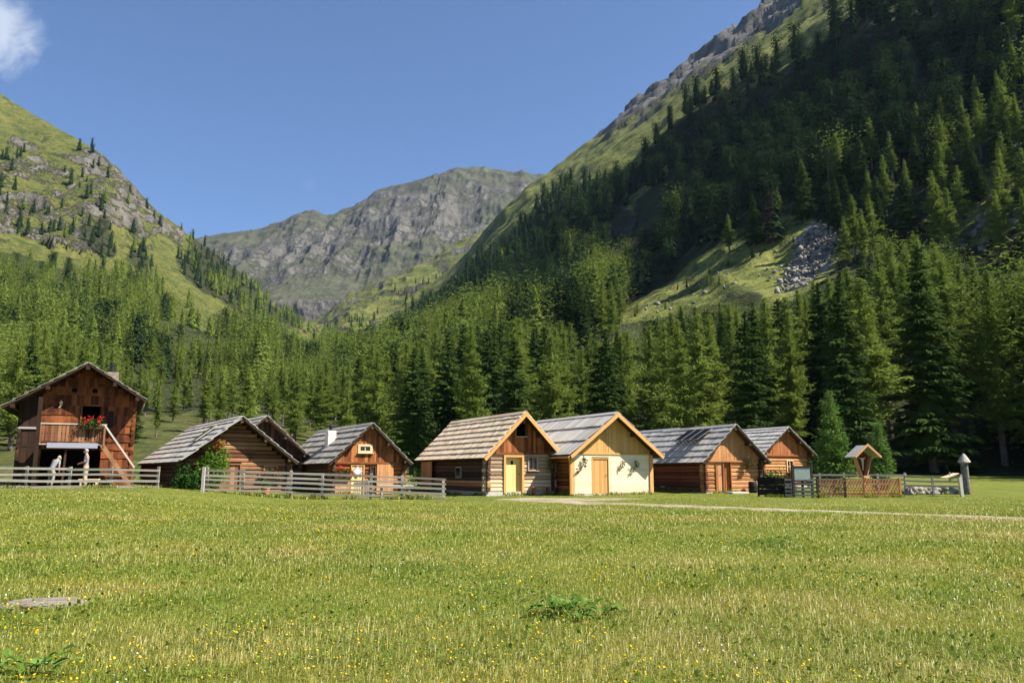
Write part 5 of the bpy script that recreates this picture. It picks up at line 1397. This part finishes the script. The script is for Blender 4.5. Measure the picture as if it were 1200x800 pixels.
def spray_thing(name, loc, rz, n, w_, h, label, seed, slant=.3, size=.10):
    e = empty(name, loc, rz, label, 'wall greenery')
    MB().tube((0, -.03, h * .5), (slant * h * .0, -.05, 0), .012, n=5).tube((0, -.05, 0), (-slant * h, -.06, -h * .5), .008, n=5).build('stem', M['bark'], e)
    foliage('foliage', e, M['branch'], n, lambda g, k: (lambda q: np.stack([-slant * h * np.maximum(-q, 0) * 1.6 + g.normal(0, w_ * .34, k) * (1 - .5 * np.abs(q)), -.08 - .09 * g.random(k), q * h * .5], -1))(g.uniform(-1, 1, k)), size, seed, .5, -.5)
    return e
spray_thing('wall_branch', local(c5, (-1.80, -.04, 1.50)), .48, 80, .24, .80, 'long slanting fir spray left of the orange door on the cream wall', 1, .4)
spray_thing('wall_branch', local(c5, (.58, -.04, 1.55)), .48, 45, .20, .42, 'small fir spray in the middle of the cream wall', 2, .2)
spray_thing('wall_branch', local(c5, (1.42, -.04, 1.48)), .48, 70, .28, .60, 'fir spray towards the shaded right end of the cream wall', 3, .3)
spray_thing('hanging_branch', local(c4, (1.62, -.12, 1.62)), .47, 150, .32, .95, 'dark fir branch hanging right of the window under the tan roof', 4, .0)
spray_thing('hanging_branch', local(c6, (.95, -.14, 1.72)), .40, 150, .42, .55, 'bushy green wreath hanging on the solar cabin front', 5, .1)

def shrub(name, loc, label, mat, n, r, size, seed, cat='shrub', extra=None):
    e = empty(name, loc, 0, label, cat); mb = MB()
    for k in range(6): mb.tube((random.gauss(0, .06), random.gauss(0, .06), -.1), (random.gauss(0, r[0] * .4), random.gauss(0, r[1] * .4), r[2] * 1.2), .02, .006, 5)
    mb.build('stems', M['bark'], e); foliage('foliage', e, mat, n, blob((0, 0, r[2] * .98), r), size, seed, .62, .1)
    if extra: foliage('blossoms', e, M[extra[0]], extra[1], blob(extra[2], extra[3]), size * .8, seed + 9)
    return e
q = on(248, 38.1); shrub('climbing_shrub', q, 'tall bright green leafy shrub with rusty top at the brown cabin corner', M['bush'], 2600, (.86, .45, 1.05), .12, 21, extra=('rust', 260, (.15, .1, 2.05), (.42, .25, .22)))
q = on(219, 37.6); shrub('low_shrub', q, 'low dark green shrub left of the lone grey post', M['darkbush'], 900, (.55, .35, .48), .11, 22)
q = on(905, 47.5); shrub('garden_bush', q, 'grey green garden bush between the solar cabin and red gable', M['darkbush'], 700, (.5, .5, .62), .12, 23)
q = on(914, 47.0); shrub('garden_bush', q, 'yellowish garden bush beside the grey green one', M['bush'], 420, (.36, .36, .72), .10, 24)
q = on(168, 55.0); shrub('low_shrub', q, 'pale leafy shrub between barn house and low brown cabin', M['bush'], 700, (1.1, .6, .55), .13, 25)
q = on(493, 50.0); shrub('low_shrub', q, 'pale green shrub seen between red cabin and tan roofed cabin', M['bush'], 600, (.9, .6, .7), .13, 26)

def young_pine(px, Y, H, rad, label, seed):
    q = on(px, Y); V, F, T, br = conifer(H, rad, 'larch', int(70 * H), 34, .20, seed, lowest=.03); e = empty('young_pine', q - [0, 0, .05], 0, label, 'tree')
    link(bpy.data.objects.new('crown', mesh_np('pine_crown', V, [F], M['pine'], {'tone': T})), e); trunk_mb(H, .09, br, 3).build('trunk', M['bark'], e)
young_pine(978, 45.5, 5.55, 1.55, 'dense young green pine left of the wooden shrine', 301); young_pine(1034, 48.5, 3.9, .98, 'smaller slim young pine right of the wooden shrine', 302)

# dock plant, flat rock in the meadow
def dock(px, py, n, rad, label, seed):
    q = np.array(hit(px, py)); e = empty('dock_plant', q, 0, label, 'plant'); g = np.random.default_rng(seed); V = []; F = []; T = []; b = 0
    for k in range(n):
        a, rr = g.random() * 6.28, rad * math.sqrt(g.random()); L = g.uniform(.09, .19); w_ = L * g.uniform(.40, .55); th = a + g.normal(0, .8); up = g.uniform(.1, .9)
        d = np.array([math.cos(th), math.sin(th), up]); d /= np.linalg.norm(d); s = np.array([-math.sin(th), math.cos(th), g.normal(0, .25)]); c = np.array([rr * math.cos(a) * 1.7, rr * math.sin(a), g.uniform(.03, .16)])
        nrm_ = np.cross(d, s); pr = []
        for u, ww, dz in ((0, .15, 0), (.25, .8, .012), (.55, 1.0, .0), (.8, .62, -.02), (1, .05, -.05)):
            m_ = c + d * L * u + np.array([0, 0, dz]); pr += [m_ - s * w_ * ww * .5 + nrm_ * .012 * ww, m_, m_ + s * w_ * ww * .5 + nrm_ * .012 * ww]
        V += pr; F += [[b + i * 3 + j, b + i * 3 + j + 1, b + i * 3 + j + 4, b + i * 3 + j + 3] for i in range(4) for j in range(2)]; T += [float(g.random())] * 15; b += 15
    link(bpy.data.objects.new('leaves', mesh_np('leaves', V, [np.array(F)], M['dock'], {'tone': np.array(T)}, smooth=True)), e)
dock(672, 722, 75, .27, 'broad leaved dock plant in the middle of the meadow', 1)
dock(20, 795, 40, .22, 'broad leaved plant in the near left corner of the meadow', 2)
dock(900, 640, 40, .35, 'patch of broad green leaves out in the meadow below the shrine', 3)
q = np.array(hit(50, 707)); e = empty('flat_rock', q + [0, 0, .0], .1, 'flat grey bare rock sunk in the grass', 'rock')
bm = bmesh.new(); vs = bmesh.ops.create_icosphere(bm, subdivisions=4, radius=1)['verts']; nn = fbm(np.array([v.co for v in vs]) * 2.2, 4)
for v, k in zip(vs, nn): v.co = Vector((v.co.x * .50 * (1 + .25 * k), v.co.y * .36 * (1 + .3 * k), max(-.3, min(.5, v.co.z)) * .07 * (1 + .5 * k)))
bmobj('rock_face', bm, M['barestone'], e)

# ------------------------------------------------------------------ people
def person(loc, rz, lean, label, shirt, trousers, arms, sc=1.0, bend=0.0, head=(0, 0)):
    """facing +x in its own frame; lean tips the trunk forwards from the hips"""
    e = empty('person', loc, rz, label, 'person'); e.scale = (sc,) * 3
    hipz = .93 - bend * .10
    def tr(x, y, z):
        c, s = math.cos(lean), math.sin(lean); return (x * c + (z - .93) * s, y, hipz + (z - .93) * c - x * s)
    J = []; Ed = []; Rd = []
    def add(p, r, par=None):
        J.append(p); Rd.append(r)
        if par is not None: Ed.append((par, len(J) - 1))
        return len(J) - 1
    pel = add((0, 0, hipz), (.135, .11)); wa_ = add(tr(0, 0, 1.08), (.125, .10), pel); ch_ = add(tr(0, 0, 1.30), (.155, .115), wa_); nb_ = add(tr(-.01, 0, 1.46), .075, ch_); nk = add(tr(.01, 0, 1.52), .052, nb_)
    hx, hz_ = head; c1 = tr(.03 + hx, 0, 1.60 + hz_); hd = add(c1, (.074, .085), nk); ht = add((c1[0] + .01, c1[1], c1[2] + .085), (.072, .08), hd); add((c1[0] + .115, c1[1], c1[2] + .01), .018, hd)
    shirtJ = [[J[pel], J[wa_], J[ch_], J[nb_]], [(.150, .125), (.142, .118), (.168, .13), .07], [(0, 1), (1, 2), (2, 3)]]
    trJ = [[(0, 0, hipz + .10)], [(.128, .108)], []]; trJ[0].append((0, 0, hipz)); trJ[1].append((.15, .125)); trJ[2].append((0, 1))
    for s in (-1, 1):
        hip = add((0, s * .095, hipz - .06), .092, pel); kn = add((.02 + .10 * bend, s * .105, .48), .062, hip); an = add((-.02, s * .11, .09), .040, kn); hl = add((.05, s * .115, .04), .038, an); add((.16, s * .13, .03), .032, hl)
        k0 = len(trJ[0]); trJ[0] += [J[hip], J[kn], (J[an][0], J[an][1], .10)]; trJ[1] += [.108, .080, .062]; trJ[2] += [(1, k0), (k0, k0 + 1), (k0 + 1, k0 + 2)]
        shd = add(tr(-.01, s * .19, 1.40), .058, ch_); el_ = arms[0 if s < 0 else 1]; el = add(tr(*el_[0]) if el_[0] else (0, 0, 0), .042, shd); wr = add(tr(*el_[1]), .028, el)
        d = (Vector(J[wr]) - Vector(J[el])).normalized(); pm_ = add(tuple(Vector(J[wr]) + d * .06), (.036, .020), wr)
        sd_ = d.cross(Vector((0, 0, 1)));  sd_ = sd_.normalized() if sd_.length > .1 else Vector((0, 1, 0))
        for f, fl_ in zip((-1.5, -.5, .5, 1.5), (.060, .075, .080, .068)):
            k1 = add(tuple(Vector(J[pm_]) + d * .035 + sd_ * f * .019), .0085, pm_); add(tuple(Vector(J[k1]) + (d * .8 + Vector((0, 0, -.6))) * fl_ * .7), .0075, k1)
        th = add(tuple(Vector(J[wr]) + d * .04 - sd_ * .045 * s), .010, wr); add(tuple(Vector(J[th]) + d * .04 - sd_ * .012 * s), .009, th)
        k0 = len(shirtJ[0]); m_ = Vector(J[shd]).lerp(Vector(J[el]), .78); shirtJ[0] += [J[shd], tuple(m_)]; shirtJ[1] += [.074, .062]; shirtJ[2] += [(2, k0), (k0, k0 + 1)]
        MB().box((J[hl][0] + .045, J[hl][1] + s * .005, .035), (.135, .048, .036), tone=.5).build('shoe', M['shoe'], e)
    skin('body', J, Ed, Rd, M['skin'], e)
    skin('shirt', shirtJ[0], shirtJ[2], shirtJ[1], shirt, e); skin('trousers', trJ[0], trJ[2], trJ[1], trousers, e)
    bm = bmesh.new(); vs = bmesh.ops.create_uvsphere(bm, u_segments=16, v_segments=10, radius=1)['verts']; c = Vector(J[hd])
    bmesh.ops.delete(bm, geom=[v for v in vs if v.co.z < -.35 or (v.co.x > .35 and v.co.z < .45)], context='VERTS')
    for v in bm.verts: v.co = Vector((v.co.x * .105 - .008, v.co.y * .094, v.co.z * .108 + .055)) + c
    bmobj('hair', bm, M['hair'], e)
    for s in (-1, 1):
        MB().lathe([(0, -.012), (.011, 0), (0, .012)], (c.x + .072, s * .032, c.z + .035), 8, .5).build('eye', M['eye'], e)
        MB().lathe([(0, -.03), (.014, 0), (0, .03)], (c.x - .005, s * .088, c.z + .02), 8, .5).build('ear', M['skin'], e)
    MB().box((c.x + .078, 0, c.z - .048), (.006, .024, .005), tone=.3).build('mouth', M['pink'], e)
    return e
pz = on(99, 37.3)
person(pz, R(195), .03, 'white haired man in blue grey short sleeved shirt and beige trousers standing at the fence', M['shirtblue'], M['trousers'], (((.02, -.25, 1.15), (.24, -.12, 1.08)), ((.02, .25, 1.15), (.24, .13, 1.09))), .99, head=(.01, -.01))
pz = on(58, 37.4)
person(pz, R(70), .62, 'person in pale shirt seen from behind bending forward beside the barn house', M['shirtpale'], M['trousersgrey'], (((.14, -.24, 1.12), (.34, -.14, 1.02)), ((.14, .24, 1.12), (.34, .14, 1.02))), .94, .6, head=(.03, -.02))
# ------------------------------------------------------------------ meadow grass, blade by blade, and its flowers
def clear_of(x, y):
    ok = np.ones(len(x), bool)
    d = np.full(len(x), 99.0)
    for k in range(0, 160, 3): d = np.minimum(d, np.hypot(x - pc[k, 0], y - pc[k, 1]))
    ok &= d > .26 + .52 * rng.random(len(x))
    for c, W_, L_ in ((c4, W4, L4), (c5, W5, L5), (c6, W6, L6), (c2, W2, L2), (c3, W3, L3), (cb, Wb, Lb)):
        a = c.rotation_euler.z; dx, dy = x - c.location.x, y - c.location.y; lx, ly = dx * math.cos(a) + dy * math.sin(a), -dx * math.sin(a) + dy * math.cos(a)
        ok &= ~((np.abs(lx) < W_ / 2 + .05) & (ly > -.05) & (ly < L_))
    q = np.array(e_rock.location); ok &= ((x - q[0]) / .50) ** 2 + ((y - q[1]) / .34) ** 2 > .45 + .6 * rng.random(len(x))
    return ok
e_rock = next(o for o in scn.objects if o.name.startswith('flat_rock'))
def field(n, r0, r1, p, ang=41):
    u = rng.random(n); e = 2 - p; r = (r0 ** e + u * (r1 ** e - r0 ** e)) ** (1 / e); th = R(ang) * (2 * rng.random(n) - 1)
    x, y = r * np.sin(th), r * np.cos(th); k = clear_of(x, y); return x[k], y[k], r[k]
def blades(x, y, r, h, w, lean, az):
    n = len(x); z = gz(x, y) - .01; b = np.stack([x, y, z], -1)
    d = np.stack([np.cos(az), np.sin(az), 0 * az], -1); s = np.stack([-np.sin(az + .6), np.cos(az + .6), 0 * az], -1) * (w / 2)[:, None]
    up = np.array([0, 0, 1.0]); m = b + up * (h * .55)[:, None] + d * (h * lean * .30)[:, None]; t = b + up * (h * (1 - .35 * lean))[:, None] + d * (h * lean * .95)[:, None]
    V = np.stack([b - s, b + s, m + s * .8, m - s * .8, t], 1).reshape(-1, 3); i = np.arange(n)[:, None] * 5
    return V, i + np.array([[0, 1, 2, 3]]), i + np.array([[3, 2, 4]])
x, y, r = field(440000, 4.3, 47, 1.40)
P = xyz(x, y)
patch = fbm(P / 2.6, 4); lush = fbm(P / 1.3 + 40, 4); strip = fbm(P / np.array([5, 1.6, 1]) + 80, 4)
mown = sstep(27, 35, y + 2 * patch)
h = (.052 + .055 * rng.random(len(x)) + .06 * np.clip(patch, -.6, 1) + .05 * np.clip(lush, 0, 1)) * (1 - .62 * mown); tall = rng.random(len(x)) < .009 * (1 - mown); h = np.where(tall, h * 1.8 + .08, h)
h = np.maximum(h, .03)
w = .0043 * (r / 7) ** .92 * (.7 + .7 * rng.random(len(x))) * np.where(tall, .7, 1)
lean = np.clip(rng.normal(.85, .28, len(x)), .05, 1.3)
dry = np.clip(.12 + .85 * strip + .35 * patch - .45 * np.clip(lush, 0, 1) + rng.normal(0, .16, len(x)), 0, 1) * (1 - .55 * mown); dry = np.where(tall, np.clip(dry + .45, 0, 1), dry)
nb_ = len(x)
# taller weeds along the walls, fences and the path's edge
wx, wy = [], []
for c, W_, L_ in ((c4, W4, L4), (c5, W5, L5), (c6, W6, L6), (c2, W2, L2), (c3, W3, L3)):
    u_ = rng.random(900) * (W_ + L_) - L_; k_ = u_ < 0; a = c.rotation_euler.z
    lx = np.where(k_, -W_ / 2 - .12, u_ - W_ / 2) + rng.normal(0, .07, 900); ly = np.where(k_, -u_, -.12) + rng.normal(0, .07, 900)
    wx.append(c.location.x + lx * math.cos(a) - ly * math.sin(a)); wy.append(c.location.y + lx * math.sin(a) + ly * math.cos(a))
for A1, B1 in ((fl, fr_), (fa, fb), (la, lb), (wa, wb), (fd0, fd1)):
    u_ = rng.random(1100); wx.append(A1[0] + (B1[0] - A1[0]) * u_ + rng.normal(0, .12, 1100)); wy.append(A1[1] + (B1[1] - A1[1]) * u_ + rng.normal(0, .12, 1100))
wx, wy = np.concatenate(wx), np.concatenate(wy); q = fbm(xyz(wx, wy) / .8, 3); kk = q > -.1; wx, wy, q = wx[kk], wy[kk], q[kk]; m_ = len(wx)
x, y = np.concatenate([x, wx]), np.concatenate([y, wy]); r = np.hypot(x, y); h = np.concatenate([h, .10 + .28 * np.clip(q, 0, 1) + .10 * rng.random(m_)]); w = np.concatenate([w, .02 + .02 * rng.random(m_)])
lean = np.concatenate([lean, rng.uniform(.2, 1, m_)]); dry = np.concatenate([dry, np.clip(rng.normal(.15, .2, m_), 0, 1)]); lush = np.concatenate([lush, rng.normal(.1, .4, m_)])
V, Fq, Ft = blades(x, y, r, h, w, lean, rng.random(len(x)) * 6.28)
tone = np.clip(.45 + .62 * lush + rng.normal(0, .10, len(x)), 0, 1)
t = NT('grass_blade'); tn = t.attr('tone'); dr = t.attr('dry')
c = t.mix(dr, t.ramp(tn, [(0.0, (.255, .250, .026)), (.5, (.215, .240, .024)), (1.0, (.120, .190, .020))]), t.ramp(tn, [(0.0, (.46, .32, .14)), (.5, (.42, .36, .12)), (1, (.33, .30, .07))]))
d = t.n('ShaderNodeBsdfDiffuse', {'Color': c}).outputs[0]; tr_ = t.n('ShaderNodeBsdfTranslucent', {'Color': c}).outputs[0]
gl = t.n('ShaderNodeBsdfGlossy', {'Color': (.9, .95, .8, 1), 'Roughness': .45}).outputs[0]
sh_ = t.n('ShaderNodeMixShader', {0: .42, 1: d, 2: tr_}).outputs[0]
gm = t.done(t.n('ShaderNodeMixShader', {0: .03, 1: sh_, 2: gl}).outputs[0])
o = link(bpy.data.objects.new('grass', mesh_np('grass', V, [Fq, Ft], gm, {'tone': np.repeat(tone, 5), 'dry': np.repeat(dry, 5)})))
tag(o, 'yellowish green meadow grass with dry stalks', 'grass', kind='stuff')
# low clover and dandelion leaves between the blades
x, y, r = field(15000, 4.3, 20, 1.7); k = fbm(xyz(x, y) / 1.3 + 40, 4) > -.05; x, y, r = x[k], y[k], r[k]; n = len(x)
D = unit(np.stack([rng.normal(0, 1, n), rng.normal(0, 1, n), .25 + .5 * rng.random(n)], -1)); S = unit(np.cross(D, np.array([0, 0, 1.0]) + rng.normal(0, .3, (n, 3)))); L = (.022 + .03 * rng.random(n)) * (r / 7) ** .4
V, F, T = sprays(np.stack([x, y, gz(x, y) + .02 + .06 * rng.random(n)], -1), D, S, L, L * .75, rng.random(n))
tag(link(bpy.data.objects.new('ground_cover', mesh_np('ground_cover', V, [F], leafmat('clover_leaves', (.08, .14, .018), (.12, .19, .024), (.17, .24, .04), .3, False), {'tone': T}))), 'low clover and herb leaves between the grass blades', 'ground cover', kind='stuff')
# flower heads on thin stems
def flowers(name, n, r0, r1, p, colr, size, label, seed_off, thr):
    x, y, r = field(n, r0, r1, p); q = fbm(xyz(x, y) / 1.9 + seed_off, 4) + rng.normal(0, .22, len(x)); k = (q > thr) & (y < 33); x, y, r = x[k], y[k], r[k]; n = len(x)
    z = gz(x, y); hh = .09 + .13 * rng.random(n); s = size * (.75 + .6 * rng.random(n)) * (r / 8) ** .35; V = []; A = np.linspace(0, 2 * math.pi, 7)[:-1]
    tilt = rng.normal(0, .35, (n, 2)); c = np.stack([x, y, z + hh], -1)
    ring = [c + np.stack([np.cos(a) * s, np.sin(a) * s, s * .35 + (np.cos(a) * tilt[:, 0] + np.sin(a) * tilt[:, 1]) * s], -1) for a in A]; st = (.002 * (r / 7) ** .6)[:, None] * np.array([[1, 0, 0]])
    V = np.stack(ring + [c, c + [0, 0, 1] * (s * .5)[:, None], np.stack([x, y, z], -1) - st, np.stack([x, y, z], -1) + st, c - st], 1).reshape(-1, 3); i = np.arange(n)[:, None] * 11
    F3 = np.concatenate([i + np.array([[k_, (k_ + 1) % 6, 7]]) for k_ in range(6)] + [i + np.array([[(k_ + 1) % 6, k_, 6]]) for k_ in range(6)] + [i + np.array([[8, 9, 10]])])
    mi = np.concatenate([np.zeros(12 * n), np.ones(n)])
    m_ = leafmat(name + '_petals', *colr, .3, False)
    tag(link(bpy.data.objects.new(name, mesh_np(name, V, [F3], [m_, M['dock']], {'tone': np.repeat(rng.random(n), 11)}, matidx=mi))), label, 'wildflowers', kind='stuff')
flowers('yellow_wildflowers', 17000, 4.4, 33, 1.25, ((.60, .40, .01), (.74, .55, .015), (.80, .64, .05)), .0112, 'yellow buttercups and hawkbit scattered through the meadow', 11, .22)
flowers('white_wildflowers', 2400, 4.4, 14, 1.6, ((.55, .52, .42), (.66, .63, .54), (.75, .74, .68)), .0095, 'whitish clover heads low in the near grass', 60, .22)

# ------------------------------------------------------------------ mountain air
bm = bmesh.new(); bmesh.ops.create_cube(bm, size=1)
for v in bm.verts: v.co = Vector((v.co.x * 15500, v.co.y * 15500, (v.co.z + .5) * 2440 - 20))
hm = bpy.data.materials.new('mountain_air'); hm.use_nodes = True; hm.node_tree.nodes.clear()
ho = hm.node_tree.nodes.new('ShaderNodeOutputMaterial'); hv = hm.node_tree.nodes.new('ShaderNodeVolumePrincipled')
hv.inputs['Color'].default_value = (.46, .66, .97, 1); hv.inputs['Density'].default_value = 2.6e-5; hv.inputs['Anisotropy'].default_value = .2
hm.node_tree.links.new(hv.outputs[0], ho.inputs['Volume'])
if HAZE:
    o = bmobj('haze', bm, hm, None, False); tag(o, kind='stuff')
